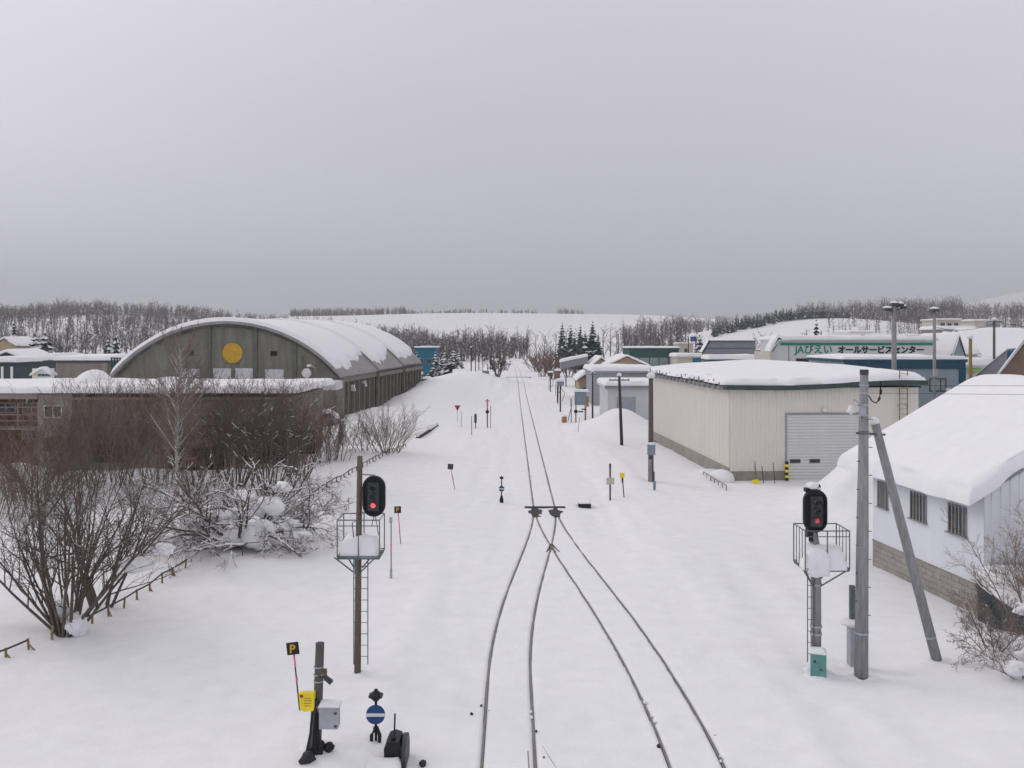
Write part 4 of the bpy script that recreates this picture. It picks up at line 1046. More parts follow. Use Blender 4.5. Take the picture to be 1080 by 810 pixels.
for sx in (-1, 1): b.tube([(x + .12 + sx*.42, SY2+.35, WZ(597, SY2)), (x + sx*.1, SY2+.1, WZ(615, SY2))], .018, 5)
b.build('platform_brace', M['steel'], sg2)
ladder(sg2, WX(850, SY2), WX(856.5, SY2), SY2-.12, WZ(696, SY2), WZ(598, SY2))
b = MB()
for y in (616, 660, 668): b.tube([(x, SY2, WZ(y, SY2)-.03), (x, SY2, WZ(y, SY2)+.03)], .145, 12)
b.build('clamp_band', M['galv'], sg2)
cbz = gz(WX(862.5, 20.9), 20.9)
cb = thing('relay_cabinet', 'turquoise relay cabinet at the foot of the right signal post', 'cabinet', (WX(862.5, 20.9), 20.9, cbz))
MB((cb.location.x, 20.9, cbz), -.35).box(-.17, .20, -.14, .14, -.2, .60).build('housing', M['green_box'], cb)
MB((cb.location.x, 20.9, cbz), -.35).box(-.12, .02, -.155, -.143, .1, .5).build('door', M['green_box'], cb)
b = MB((cb.location.x, 20.9, cbz), -.35); b.box(-.10, -.04, -.165, -.156, .38, .44); b.box(.06, .10, -.165, -.143, .2, .24); b.build('latch', M['dgrey'], cb)
snow_sheet('snow_cap', cb, -.2, .2, -.17, .17, lambda u, v: .602, .09, (cb.location.x, 20.9, cbz), -.35, 8, 8, .1, .02, .3, 2, M['snow'])

# ------------------------------------------------------------------ utility pole with brace at the right
UY = 20.8
x = WX(908, UY); xt = WX(911.5, UY)
up = thing('utility_pole', 'tall grey concrete utility pole with a gooseneck lamp beside the blue shed', 'utility pole', (x, UY, 0))
zt = WZ(390, UY)
lerp = lambda z: x + (xt-x)*z/zt
MB().tube([(x, UY, -.4), (lerp(zt*.5), UY, zt*.5), (xt, UY, zt)], [.168, .14, .095], 18).build('pole', M['conc'], up, True)
def band(z, r=None, h=.05, m='galv'):
    rr = (.165 - .073*z/zt) + .012
    b = MB(); b.tube([(lerp(z), UY, z-h/2), (lerp(z), UY, z+h/2)], rr, 16); return b.build('band', M[m], up)
MB().tube([(lerp(zt-.2), UY, zt-.12), (lerp(zt), UY, zt+.006)], .102, 16).build('pole_cap', M['dgrey'], up)
for py in (406.5, 414.5, 427, 438): band(WZ(py, UY))
band(WZ(456, UY), h=.09, m='steel'); band(WZ(667, UY), h=.05); band(WZ(714, UY), h=.04, m='dgrey')
for k in range(16):                          # step bolts
    z = 1.6 + k*.34
    if z < zt-.6:
        sx = -1 if k % 2 else 1
        MB().tube([(lerp(z)+sx*.1, UY-.05, z), (lerp(z)+sx*.19, UY-.08, z)], .010, 5).build('step_bolt', M['dgrey'], up)
z = WZ(430, UY); lx = WX(893, UY)
b = MB(); b.tube([(lerp(z)-.1, UY-.05, WZ(444, UY)), (WX(905.5, UY), UY-.1, WZ(428, UY)), (WX(902, UY), UY-.12, WZ(422.5, UY)), (WX(898, UY), UY-.15, WZ(421, UY)), (WX(896, UY), UY-.18, WZ(425, UY))], .014, 6)
arm = b.build('lamp_arm', M['galv'], up)
b = MB(); b.lathe([(.025, .10), (.05, .085), (.07, .0), (.12, -.07), (.11, -.08), (.015, -.04)], (WX(894, UY), UY-.2, WZ(431, UY)), 14); b.build('lamp_shade', M['lampglass'], up, True)
MB().lathe([(.025, -.04), (.04, -.08), (.03, -.12), (.008, -.135)], (WX(894, UY), UY-.2, WZ(431, UY)), 10).build('bulb', M['lampglass'], up, True)
b = MB(); b.box(lerp(z)-.13, lerp(z)-.02, UY-.2, UY-.1, WZ(438, UY), WZ(428, UY)); b.build('junction_box', M['galv'], up)
b = MB(); b.tube([(lerp(6)+.11, UY-.02, WZ(417, UY)), (WX(919, UY), UY-.05, WZ(423, UY)), (WX(923, UY), UY-.05, WZ(425, UY)), (WX(927, UY), UY-.03, WZ(421, UY)), (WX(928.5, UY), UY, WZ(413, UY)), (WX(929, UY), UY, WZ(402, UY))], .016, 6); b.build('looped_cable', M['cable'], up)
b = MB(); b.tube([(WX(928.8, UY), UY, WZ(416, UY)), (WX(929, UY), UY, WZ(411, UY))], .03, 6); b.tube([(WX(926.5, UY), UY, WZ(422.5, UY)), (WX(928, UY), UY, WZ(419, UY))], .028, 6); b.build('cable_sleeve', M['cable'], up)
# strut pole
bs = Vector((WX(990.5, 21.4), 21.4, gz(WX(990.5, 21.4), 21.4)-.2)); bt = Vector((WX(923, 21.0), 21.0, WZ(447, 21.0)))
st = thing('strut_pole', 'slanting concrete strut pole leaning against the utility pole', 'strut pole', tuple(bs))
MB().tube([bs, bs.lerp(bt, .5), bt], [.125, .115, .10], 16).build('pole', M['conc'], st, True)
b = MB(); q = bs.lerp(bt, .96); b.tube([(lerp(5.9)-.15, UY+.05, WZ(457, UY)), (q.x+.18, q.y, q.z-.02)], .03, 6); b.build('tie_bracket', M['steel'], st)
blob('snow_cap', st, (bt.x-.02, bt.y, bt.z+.06), (.11, .11, .10), M['snow'], 2, 10)
q = bs.lerp(bt, .13); MB().tube([q, bs.lerp(bt, .14)], .13, 14).build('band', M['galv'], st)
# thin cabinet behind the pole
pc = thing('pole_cabinet', 'slim pale cabinet with dark post and snow behind the utility pole', 'cabinet', (WX(899, 21.6), 21.6, 0))
xx = WX(899.5, 21.6)
MB().box(xx-.10, xx+.12, 21.5, 21.75, -.2, WZ(660, 21.6)).build('housing', M['boxgrey'], pc)
MB().box(xx-.06, xx+.06, 21.6, 21.7, WZ(654, 21.6), WZ(618, 21.6)).build('dark_post', M['steel'], pc)
blob('snow_cap', pc, (xx, 21.6, WZ(657, 21.6)), (.30, .28, .09), M['snow'], 3, 12)

def wire(name, label, p, q, sag, r=.0045, n=14, m='cable'):
    pts = [Vector(p).lerp(Vector(q), k/n) - Vector((0, 0, sag*4*(k/n)*(1-k/n))) for k in range(n+1)]
    o = MB().tube(pts, r, 4).build(name, M[m]); return tag(o, label, 'wire')
wire('overhead_wire', 'upper thin wire running right from the utility pole over the shed roof', (xt, UY, WZ(406.5, UY)), (30, 24, WZ(404, 22)+.1), .1)
wire('overhead_wire', 'lower thin wire running right from the utility pole over the shed roof', (xt, UY, WZ(414.5, UY)), (30, 24, WZ(414, 22)), .1)

# ------------------------------------------------------------------ poles in the middle distance
def plain_pole(label, px, ytop, ybase, r=.11, m='wood', cap=True, arm=None, Y=None, lean=0.0, name='utility_pole', group='poles along the line'):
    Y = Y or GY(ybase); x = WX(px, Y); zt = WZ(ytop, Y); g = gz(x, Y)
    t = thing(name, label, 'pole', (x, Y, g), group)
    MB().tube([(x+lean, Y, g-.4), (x, Y, zt)], [r*1.12, r*.85], 10).build('pole', M[m], t, True)
    if cap: blob('snow_cap', t, (x, Y, zt+.05), (r*1.6, r*1.6, r*1.3), M['snow'], int(px), 9)
    if arm:
        for w_, dz_ in arm:
            MB().box(x-w_/2, x+w_/2, Y-r-.08, Y-r, zt-dz_-.05, zt-dz_+.05).build('crossarm', M['steel'], t)
            for k in (-.45, -.2, .2, .45): MB().tube([(x+w_*k, Y-r-.04, zt-dz_+.05), (x+w_*k, Y-r-.04, zt-dz_+.22)], .035, 5).build('insulator', M['lampglass'], t)
    return t, x, Y, zt
t, x, Y, zt = plain_pole('brown wooden pole with a blue-grey box at the left corner of the warehouse', 686.5, 397, 509, .15)
MB().box(x-.24, x+.19, Y-.42, Y-.15, WZ(479, Y), WZ(468, Y)).build('meter_box', M['boxblue'], t)
MB().box(x-.16, x+.02, Y-.24, Y-.13, .05, WZ(484, Y)).build('cable_guard', M['cement'], t)
blob('snow_cap', t, (x-.02, Y-.28, WZ(467.5, Y)), (.25, .17, .09), M['snow'], 3, 9)
b = MB(); b.tube([(x+.04, Y-.2, WZ(468, Y)), (x+.22, Y-.25, WZ(463.5, Y)), (x+.2, Y-.2, WZ(472, Y))], .02, 5); b.build('cable', M['cable'], t)
plain_pole('dark pole with small crossarm in front of the low pale garage', 653, 396, 470.5, .12, 'darkwood', True, [(1.6, .35)], lean=.22)
plain_pole('thin dark pole left of the low pale garage', 625, 392, 447.5, .085, 'darkwood', True, [(.5, .25)])
plain_pole('slim pole behind the grey cabinet on posts', 607.5, 385, 408.5, .10, 'darkwood', False)
plain_pole('slender dark lamp pole left of the far track', 497, 366, 399, .13, 'darkwood', True)
plain_pole('thin far pole just right of the slender lamp pole', 501.5, 372, 392, .11, 'darkwood', False, group='far thin poles')
plain_pole('second thin far pole right of the slender lamp pole', 505, 372, 391, .11, 'darkwood', False, group='far thin poles')
plain_pole('thin far pole left of the bare forked bush', 517.5, 376, 390, .14, 'darkwood', False, group='far thin poles')
plain_pole('small post in front of the snowy conifers', 471.5, 384, 394.5, .09, 'wood', False)
for px, yt, lb_ in ((652, 352, 'far pole with snow cap above the tan cottage'), (658.5, 356, 'far thin pole right of the snow-capped far pole'), (671, 355, 'far pole above the dark green hall'), (726, 355, 'far pole beside the cream block')):
    plain_pole(lb_, px, yt, 0, .16, 'darkwood', px == 652, [(2.6, .8)] if px != 658.5 else None, Y=215, group='far poles over the town')

def lamp_pole(label, px, ytop, Y, r, heads, m='conc'):
    x = WX(px, Y); zt = WZ(ytop, Y)
    t = thing('lamp_post', label, 'lamp post', (x, Y, 0))
    MB().tube([(x, Y, -.3), (x, Y, zt)], [r*1.15, r*.9], 10).build('pole', M[m], t, True)
    for dx, dz_, w_ in heads:
        b = MB(); b.tube([(x, Y, zt-.3+dz_), (x+dx, Y, zt-.1+dz_)], .05, 5); b.build('arm', M['steel'], t)
        MB().extr_y([(x+dx-w_/2, zt-.16+dz_), (x+dx+w_/2, zt-.16+dz_), (x+dx+w_*.35, zt+.06+dz_), (x+dx-w_*.35, zt+.06+dz_)], Y-.3, Y+.3).build('lamp_head', M['dgrey'], t)
        blob('snow_cap', t, (x+dx, Y, zt+.07+dz_), (w_*.55, .34, .16), M['snow'], 3, 9, flat=-.2)
    return t, x, zt
t, x, zt = lamp_pole('thick grey lamp post with several snow-capped heads behind the warehouse', 943, 321, 68, .19, [(-.55, -.35, .6), (0, .05, .55), (.5, .0, .4), (.75, -.2, .3)])
t, x, zt = lamp_pole('slim lamp post with one mushroom snow cap in front of the blue building', 985.5, 326.5, 66, .12, [(0, 0, .55)])
MB().box(x-.16, x+.12, 65.7, 65.9, WZ(397, 66), WZ(389, 66)).build('meter_box', M['boxgrey'], t)
plain_pole('wooden pole with snowy arms before the wide white barn roof', 1048.5, 337, 0, .15, 'wood', True, [(1.6, .25)], Y=96, group='wooden poles at the right')
plain_pole('orange-brown wooden pole between the blue building and wedge building', 1023.5, 356, 0, .15, 'bamboo', True, None, Y=70, group='wooden poles at the right')
plain_pole('thin pole in front of the white stepped block', 866, 349, 0, .08, 'darkwood', True, None, Y=120, group='poles behind the lettered building')
plain_pole('thin pole at the left end of the lettered building', 832, 364, 0, .05, 'darkwood', False, None, Y=98.9, group='poles behind the lettered building')
wire('overhead_wire', 'thin wire crossing from the wooden pole to the right border', (WX(1048.5, 96), 96, WZ(339, 96)), (62, 90, 9.4), .4, .02)
wire('overhead_wire', 'thin wire from the slim lamp post to the wooden pole', (WX(985.5, 66), 66, WZ(345, 66)), (WX(1048.5, 96), 96, WZ(340, 96)), .5, .02)

# ------------------------------------------------------------------ marker rods, signs and switch stands
def sign_rod(name, label, px, py0, px1, py1, board, m, letter=None, tape=None, cat='sign', side=.30, tilt=.12):
    Y = GY(py1); g = 0; x1, x0 = WX(px1, Y), WX(px, Y); z0 = WZ(py0, Y); g = gz(x1, Y)
    t = thing(name, label, cat, (x1, Y, g))
    MB().tube([(x1, Y, g-.2), (x0, Y, z0)], .017, 6).build('rod', M['darkwood'], t)
    if tape:
        for a, c in tape:
            q0 = Vector((x1, Y, g)).lerp(Vector((x0, Y, z0)), a); q1 = Vector((x1, Y, g)).lerp(Vector((x0, Y, z0)), c)
            MB().tube([q0, q1], .022, 6).build('tape', M['pink'], t)
    if board:
        s = side/2; c_, s_ = math.cos(tilt), math.sin(tilt)
        cx, cz = x0-.02, z0+s
        b = MB(); b.extr_y([(cx+a*c_-d*s_, cz+a*s_+d*c_) for a, d in ((-s, -s), (s, -s), (s, s), (-s, s))], Y-.03, Y-.005)
        pl = b.build('plate', M[m], t)
        if letter:
            l = lettering('letter', letter, M['gold'], pl, (cx-.27*side, Y-.034, cz-.33*side), side*.95, bold=.008, depth=.003)
    return t
sign_rod('marker_sign', 'black tilted square sign with yellow P on a rod beside the wooden post', 310, 690, 317, 750, True, 'black', 'P', [(.78, .96), (.5, .58)], side=.27)
sign_rod('marker_sign', 'small dark square sign with yellow mark on a rod behind the left signal', 420, 541, 423, 575, True, 'black', 'P', [(.4, .95)], side=.27, tilt=.02)
sign_rod('marker_sign', 'plain dark square sign on a rod with red tape far left of the tracks', 475.5, 495, 480.5, 520, True, 'dgrey', None, [(.45, .95)], side=.30, tilt=-.08)
def rod(label, px, y0, y1, r=.02, parts=(), lean=0.0, m='darkwood', grp='marker rods in the snow'):
    Y = GY(y1); x = WX(px, Y); g = gz(x, Y); z0 = WZ(y0, Y)
    t = thing('marker_rod', label, 'rod', (x, Y, g), grp)
    MB().tube([(x, Y, g-.2), (x+lean, Y, z0)], r, 6).build('rod', M[m], t)
    for kind, a, c, rr, mm in parts:
        za, zc = WZ(a, Y), WZ(c, Y); xa = x + lean*(za-g)/(z0-g)
        if kind == 't': MB().tube([(xa, Y-.001, zc), (xa, Y-.001, za)], rr, 8).build('sleeve', M[mm], t)
        if kind == 'd': MB().disc_y((xa, Y-r-.03, za), rr, .04, 14).build('disc', M[mm], t)
        if kind == 'b': MB().box(xa-rr, xa+rr, Y-r-.08, Y-r-.01, zc, za).build('box', M[mm], t)
    return t
rod('grey rod with white cap and red tape behind the left signal platform', 412.5, 546, 610, .018, (('b', 545, 551, .05, 'boxgrey'), ('t', 575, 582, .026, 'pink'), ('t', 600, 609, .045, 'boxgrey')))
rod('thin bare rod nearest the tracks among the three left rods', 497.5, 439, 461, .03)
rod('short stout post with grey sleeve left of the far tracks', 501.5, 436, 452, .05, (('t', 437, 446, .12, 'dgrey'),))
rod('red post with black disc left of the far tracks', 514, 421, 451, .07, (('d', 434.3, 434, .17, 'black'), ('t', 422, 430, .08, 'pink'), ('b', 422.5, 423, .25, 'dgrey')), m='brownwall')
rod('thin rod right beside the red post with black disc', 517.5, 428, 451.5, .03)
rod('thin pale rod beside the red triangle sign', 486.5, 434, 451.5, .03, m='frame')
ts = thing('triangle_sign', 'red inverted triangle sign on a pale rod left of the tracks', 'sign', (WX(482.5, GY(447)), GY(447), 0))
Y = GY(447); x = WX(482.5, Y)
MB().tube([(x, Y, -.2), (x, Y, WZ(430, Y))], .025, 6).build('rod', M['frame'], ts)
MB().extr_y([(x, WZ(433.5, Y)), (x+.31, WZ(427.5, Y)), (x-.31, WZ(427.5, Y))], Y-.05, Y-.026).build('plate', M['redsign'], ts)
t = rod('grey post with beige sign plate near the switch on the right', 643.5, 489, 528, .05, (('b', 503.5, 510.5, .20, 'cream'), ('t', 489, 494, .055, 'dgrey'), ('t', 495, 502, .054, 'brownwall')), m='wood')
t = rod('rod with a yellow lamp head near the switch on the right', 658.5, 499, 527, .03, (('b', 498.5, 503.5, .12, 'yellow'), ('t', 504, 509, .05, 'dgrey')), lean=-.12)
t = rod('short dark twin rods beside the boxed wooden pole', 690, 497.5, 519, .03, (('b', 507, 516, .07, 'boxblue'),), m='dgrey')
def switch_stand(label, px, ytop, ybase, dr):
    Y = GY(ybase); x = WX(px, Y); g = gz(x, Y); zt = WZ(ytop, Y); H = zt-g
    t = thing('switch_indicator', label, 'switch indicator', (x, Y, g))
    MB().tube([(x, Y, g-.2), (x, Y, zt)], .028, 8).build('rod', M['black'], t)
    lr = dr*.62; lz = zt-lr*1.0
    b = MB(); b.lathe([(lr*.45, -lr*.9), (lr*.95, -lr*.35), (lr, .1*lr), (lr*.6, lr*.6), (lr*.3, lr*.7), (lr*.32, lr)], (x, Y, lz), 10)
    lam = b.build('lamp', M['black'], t)
    MB().disc_y((x-lr*.85, Y-.01, lz), lr*.35, .12, 10).build('lens', M['dgrey'], lam); MB().disc_y((x+lr*.85, Y-.01, lz), lr*.35, .12, 10).build('lens', M['dgrey'], lam)
    dz_ = zt - H*.475
    d = MB().disc_y((x, Y-.05, dz_), dr, .03, 28).build('disc', M['blue_disc'], t)
    MB().box(x-dr*.98, x+dr*.98, Y-.072, Y-.066, dz_-dr*.17, dz_+dr*.17).build('white_bar', M['white'], d)
    b = MB()
    for sx in (-1, 1): b.tube([(x+sx*.03, Y, g+H*.24), (x+sx*dr*.42, Y-.04, g+H*.12), (x+sx*dr*.42, Y-.06, g-.08)], [.03, .042, .035], 6)
    b.tube([(x, Y, g+H*.17), (x, Y, g+H*.26)], .06, 8)
    b.build('base_frame', M['black'], t)
    return t
switch_stand('blue disc with white bar under a black lamp beside the near track switch', 396.5, 727, 788, .195)
switch_stand('small far switch indicator with striped disc and diamond lamp left of the tracks', 529, 502, 531, .145)
# point lever and its snow-covered box
t = thing('point_lever', 'black point lever with round weighted housing at the bottom edge', 'lever', (WX(417, 16.7), 16.7, 0))
x = WX(417, 16.7)
b = MB(); b.extr_y([(x-.17, -.2), (x+.16, -.2), (x+.18, .38), (x+.1, .52), (x-.02, .56), (x-.13, .52), (x-.19, .4)], 16.45, 16.95); b.build('housing', M['black'], t)
b = MB((x+.2, 16.7, .22), math.pi/2); b.disc_y((0, 0, 0), .36, .08, 20); b.build('weight_disc', M['dgrey'], t)
b = MB(); b.tube([(x-.01, 16.6, .5), (x+.0, 16.65, 1.0)], .018, 6); b.tube([(x-.02, 16.5, .62), (x-.02, 16.6, .45)], .05, 6); b.build('handle', M['black'], t)
b = MB(); b.box(x-.035, x-.005, 16.42, 16.448, .1, .22); b.build('label_plate', M['bamboo'], t)
t = thing('track_box', 'low brown box under snow in front of the point lever', 'box', (WX(405, 16.2), 16.2, 0))
x = WX(405, 16.2)
MB().box(x-.30, x+.26, 15.9, 16.4, -.2, .13).build('housing', M['rust'], t)
snow_sheet('snow_cap', t, x-.36, x+.31, 15.85, 16.5, lambda u, v: .132, .15, nu=10, nv=10, rnd=.14, amp=.03, nsc=.4, m=M['snow'])
tag(blob('track_debris', None, (WX(446, 16.6), 16.6, .04), (.06, .09, .08), M['tie'], 4, 8, .5), 'small black lump poking from the snow right of the point lever', 'debris')

# wooden post hung with boxes
PYY = 16.9
x = WX(335, PYY)
wp = thing('equipment_post', 'short wooden post with cables at the bottom left corner', 'post', (x, PYY, 0))
MB().tube([(WX(333, PYY), PYY, -.3), (WX(337.5, PYY), PYY, WZ(678, PYY))], [.095, .085], 10).build('post', M['wood'], wp, True)
b = MB()
for py in (703, 711, 718): z = WZ(py, PYY); b.tube([(WX(336, PYY), PYY, z-.012), (WX(336, PYY), PYY, z+.012)], .10, 12)
b.build('strap', M['galv'], wp)
MB().box(WX(332.5, PYY), WX(343.5, PYY), PYY+.09, PYY+.13, WZ(716, PYY), WZ(707.5, PYY)).build('back_plate', M['bamboo'], wp)
b = MB((WX(347, PYY), PYY-.05, WZ(716, PYY)), .2); b.extr_y([(-.09, .02), (.03, -.09), (.09, -.02), (-.03, .08)], -.04, .04); b.tube([(-.2, 0, .1), (-.05, 0, .04)], .015, 5); b.build('reflector', M['dgrey'], wp)
rng = random.Random(3)
for k in range(12):
    a = rng.uniform(-.14, .14); c = rng.uniform(-.28, .3)
    MB().tube([(x+a*.5, PYY-.12, rng.uniform(.8, 1.25)), (x+a, PYY-.2, .6), (x+a*1.4+c*.2, PYY-.22, .25), (x+c, PYY-.3, -.05)], rng.choice((.014, .02, .03, .045)), 6).build('cable', M['cable'] if k % 3 else M['wood'], wp)
for cx, cy, r in ((.10, -.1, .12), (.24, -.15, .10), (-.06, -.2, .09)):
    blob('cable_bundle', wp, (x+cx, PYY+cy, gz(x, PYY)+.08), (r, r, r*1.1), M['cable'], int(cx*90)+50, 10, .5)
MB().box(x-.07, x+.07, PYY-.14, PYY-.09, WZ(752, PYY), WZ(742, PYY)).build('small_switch', M['boxblue'], wp)
yb = thing('yellow_box', 'bright yellow tilted box with red label strapped to the wooden post', 'box', (WX(326, PYY), PYY-.1, WZ(744, PYY)))
b = MB(); xa, xb = WX(318.5, PYY), WX(334, PYY); za, zb_ = WZ(744.5, PYY), WZ(726, PYY)
b.extr_y([(xa+.02, za+.03), (xa+.09, za-.01), (xb-.02, za), (xb, za+.04), (xb, zb_), (xa-.01, zb_-.01)], PYY-.24, PYY-.10); b.build('case', M['yellow'], yb)
MB().box(xa+.02, xa+.08, PYY-.25, PYY-.242, zb_-.08, zb_-.03).build('red_label', M['redsign'], yb)
b = MB()
for k in range(4): b.box(xa+.1, xb-.05, PYY-.247, PYY-.242, zb_-.10-k*.05, zb_-.09-k*.05)
b.build('print_lines', M['bamboo'], yb)
gb = thing('grey_box', 'grey cabinet with snow on top fixed to the wooden post', 'cabinet', (WX(350, PYY), PYY-.1, WZ(762, PYY)))
xa, xb = WX(339.5, PYY), WX(359, PYY); za, zb_ = WZ(763, PYY), WZ(741, PYY)
MB().box(xa, xb, PYY-.26, PYY-.02, za, zb_).build('case', M['boxgrey'], gb)
MB().box(xa-.03, xb+.03, PYY-.29, PYY+.01, zb_+.002, zb_+.02).build('lid', M['boxgrey'], gb)
b = MB(); b.box(xb-.07, xb-.02, PYY-.275, PYY-.262, zb_-.12, zb_-.08); b.box(xb-.07, xb-.02, PYY-.275, PYY-.262, za+.04, za+.08); b.build('latch', M['dgrey'], gb)
snow_sheet('snow_cap', gb, xa-.03, xb+.03, PYY-.29, PYY+.01, lambda u, v: zb_+.022, .06, nu=8, nv=8, rnd=.06, amp=.015, nsc=.2, m=M['snow'])
tag(blob('cable_cover', None, (WX(324, 16.4), 16.4, gz(WX(324, 16.4), 16.4)+.07), (.13, .12, .13), M['tie'], 9, 10, .4), 'dark lump of cable cover in the snow at the foot of the wooden post', 'cover')

# ------------------------------------------------------------------ boundary fences
def fence(label, pts, sp, h, n0, rope=True, m='bamboo', wob=.05):
    t = thing('low_fence', label, 'fence', (pts[0][0], pts[0][1], gz(*pts[0][:2])))
    rng = random.Random(n0); P = [Vector((a, b_, 0)) for a, b_ in pts]
    tops = []
    for p, q in zip(P, P[1:]):
        L = (q-p).length; n = max(1, int(L/sp))
        for k in range(n + (1 if q is P[-1] else 0)):
            c = p.lerp(q, k/n); g = gz(c.x, c.y); hh = h*rng.uniform(.75, 1.15)
            a = Vector((c.x + rng.uniform(-wob, wob), c.y, g+hh)); tops.append(a)
            MB().tube([(c.x, c.y, g-.2), tuple(a + Vector((0, 0, .04)))], .032, 6).build('post', M[m], t)
            if rng.random() < .45: MB().tube([(c.x, c.y, g+hh*.5), (c.x+rng.uniform(.05, .22), c.y-.05, g-.03)], .022, 5).build('brace', M[m], t)
    if rope: MB().tube([tuple(a) for a in tops], .026, 6).build('rail', M['darkwood'], t)
    return t
G = lambda px, py: (WX(px, GY(py)), GY(py))
fence('short broken fence rail at the left border', [G(-20, 702), G(31, 684)], .55, .24, 1)
fence('low bamboo fence running from the big bare shrub to the snowy bush', [G(54, 674), G(78, 665), G(115, 645), G(158, 622), G(195, 602)], .75, .30, 2)
fence('low fence of stubby posts climbing past the left signal', [G(310, 546), G(345, 521), G(400, 488), G(428, 474)], .8, .26, 3, True, 'brownwall')
t = thing('timber_edging', 'dark timber edging under snow beside the round bare bush', 'timber', (*G(428, 465), 0))
p0, p1, p2 = G(441, 463), G(452, 457), G(461, 452)
for (a, c) in ((p0, p1), (p1, p2)):
    MB().tube([(a[0], a[1], .12), (c[0], c[1], .22)], .20, 6).build('timber', M['darkwood'], t)
    b = MB(); b.tube([(a[0]-.05, a[1], .32), (c[0]-.05, c[1], .42)], .17, 8); b.build('snow_cap', M['snow'], t, True)
wire('fence_wire', 'thin wire from the bare bush to the timber edging', (*G(425, 470), .9), (p2[0], p2[1], .5), .03, .012)

# ------------------------------------------------------------------ clutter by the far track (right side)
def cl_signal(label, px, ytop, ybase, bw, bh_, m):
    Y = GY(ybase); x = WX(px, Y); zt = WZ(ytop, Y)
    t = thing('relay_post', label, 'relay post', (x, Y, 0))
    MB().tube([(x, Y, -.2), (x, Y, zt)], .09, 8).build('post', M['darkwood'], t)
    MB().box(x-bw/2, x+bw/2, Y-.4, Y-.1, zt-bh_, zt).build('box', M[m], t)
    snow_sheet('snow_cap', t, x-bw/2-.1, x+bw/2+.1, Y-.5, Y, lambda u, v: zt+.003, .32, nu=8, nv=6, rnd=.2, m=M['snow'])
    b = MB(); b.tube([(x, Y-.1, zt-bh_-.2), (x+.5, Y-.3, zt-bh_-.9), (x+.2, Y-.2, zt-bh_-1.8)], .035, 5); b.tube([(x-.2, Y-.2, zt-bh_), (x-.3, Y-.2, zt-bh_-2.2)], .03, 5); b.build('cable', M['cable'], t)
    return t
cl_signal('post with a red-brown box and snow cap beside the far track', 588, 391, 425, .65, 1.1, 'brownwall')
cl_signal('post with a blue-grey box beside the far track', 591, 402, 433.5, .8, .5, 'boxblue')
cl_signal('dark post with snowy head left of the red-brown box', 580.5, 393, 413, .7, .5, 'dgrey')
cl_signal('slim orange-yellow post at the edge of the far brush', 575, 377, 395, .5, 1.2, 'orange')
t = thing('grey_cabinet', 'grey cabinet on two posts with snow top beside the far track', 'cabinet', (WX(612, 84), 84, 0))
for px in (607.5, 617): MB().tube([(WX(px, 84), 84, -.2), (WX(px, 84), 84, WZ(420, 84))], .05, 6).build('leg', M['brownwall'], t)
MB().box(WX(606, 84), WX(618, 84), 83.7, 84.1, WZ(427, 84), WZ(413, 84)).build('case', M['boxblue'], t)
MB().box(WX(618.1, 84), WX(620.6, 84), 83.75, 84.1, WZ(429, 84), WZ(418, 84)).build('side_box', M['orange'], t)
snow_sheet('snow_cap', t, WX(605, 84), WX(621, 84), 83.55, 84.25, lambda u, v: WZ(413, 84)+.004, .28, nu=8, nv=6, rnd=.2, m=M['snow'])
for k, (a, c) in enumerate(((610, 433.5), (613.5, 431))): MB().box(WX(a, 83.5), WX(a+5, 83.5), 83.3, 83.6, WZ(c+1.2, 83.5), WZ(c, 83.5)).build('shelf', M['dgrey'], t)
rod('red-brown post with black ball beside the grey cabinet', 607.3, 415, 449, .05, (('d', 434, 434, .19, 'black'), ('t', 436, 447, .055, 'brownwall')), m='brownwall', grp='rods by the grey cabinet')
rod('thin leaning rod in front of the grey cabinet', 609.5, 440, 458, .02, (), .15, grp='rods by the grey cabinet')
rod('thin post right of the grey cabinet', 618, 429, 450, .04, (), m='redsign', grp='rods by the grey cabinet')
rod('short dark stake right of the grey cabinet', 616, 444, 450, .07, (), grp='rods by the grey cabinet', m='dgrey')
rod('slim rod left of the grey cabinet', 602.5, 420, 447, .04, (('t', 421, 429, .1, 'boxgrey'),), grp='rods by the grey cabinet')
rod('thin leaning stake left of the grey cabinet', 598.5, 431, 445, .04, (), .35, grp='rods by the grey cabinet')
t = thing('orange_box', 'small orange-brown box on a stake nearest the far track', 'box', (*G(595, 447), 0))
p = G(595, 447); MB((p[0], p[1], 0), .4).box(-.2, .22, -.15, .15, .15, .72).build('case', M['orange'], t); MB((p[0], p[1], 0), .4).tube([(.12, 0, -.2), (.12, 0, .16)], .05, 6).build('stake', M['dgrey'], t)
snow_sheet('snow_cap', t, -.22, .24, -.18, .18, lambda u, v: .722, .12, (p[0], p[1], 0), .4, 6, 6, .1, .02, m=M['snow'])
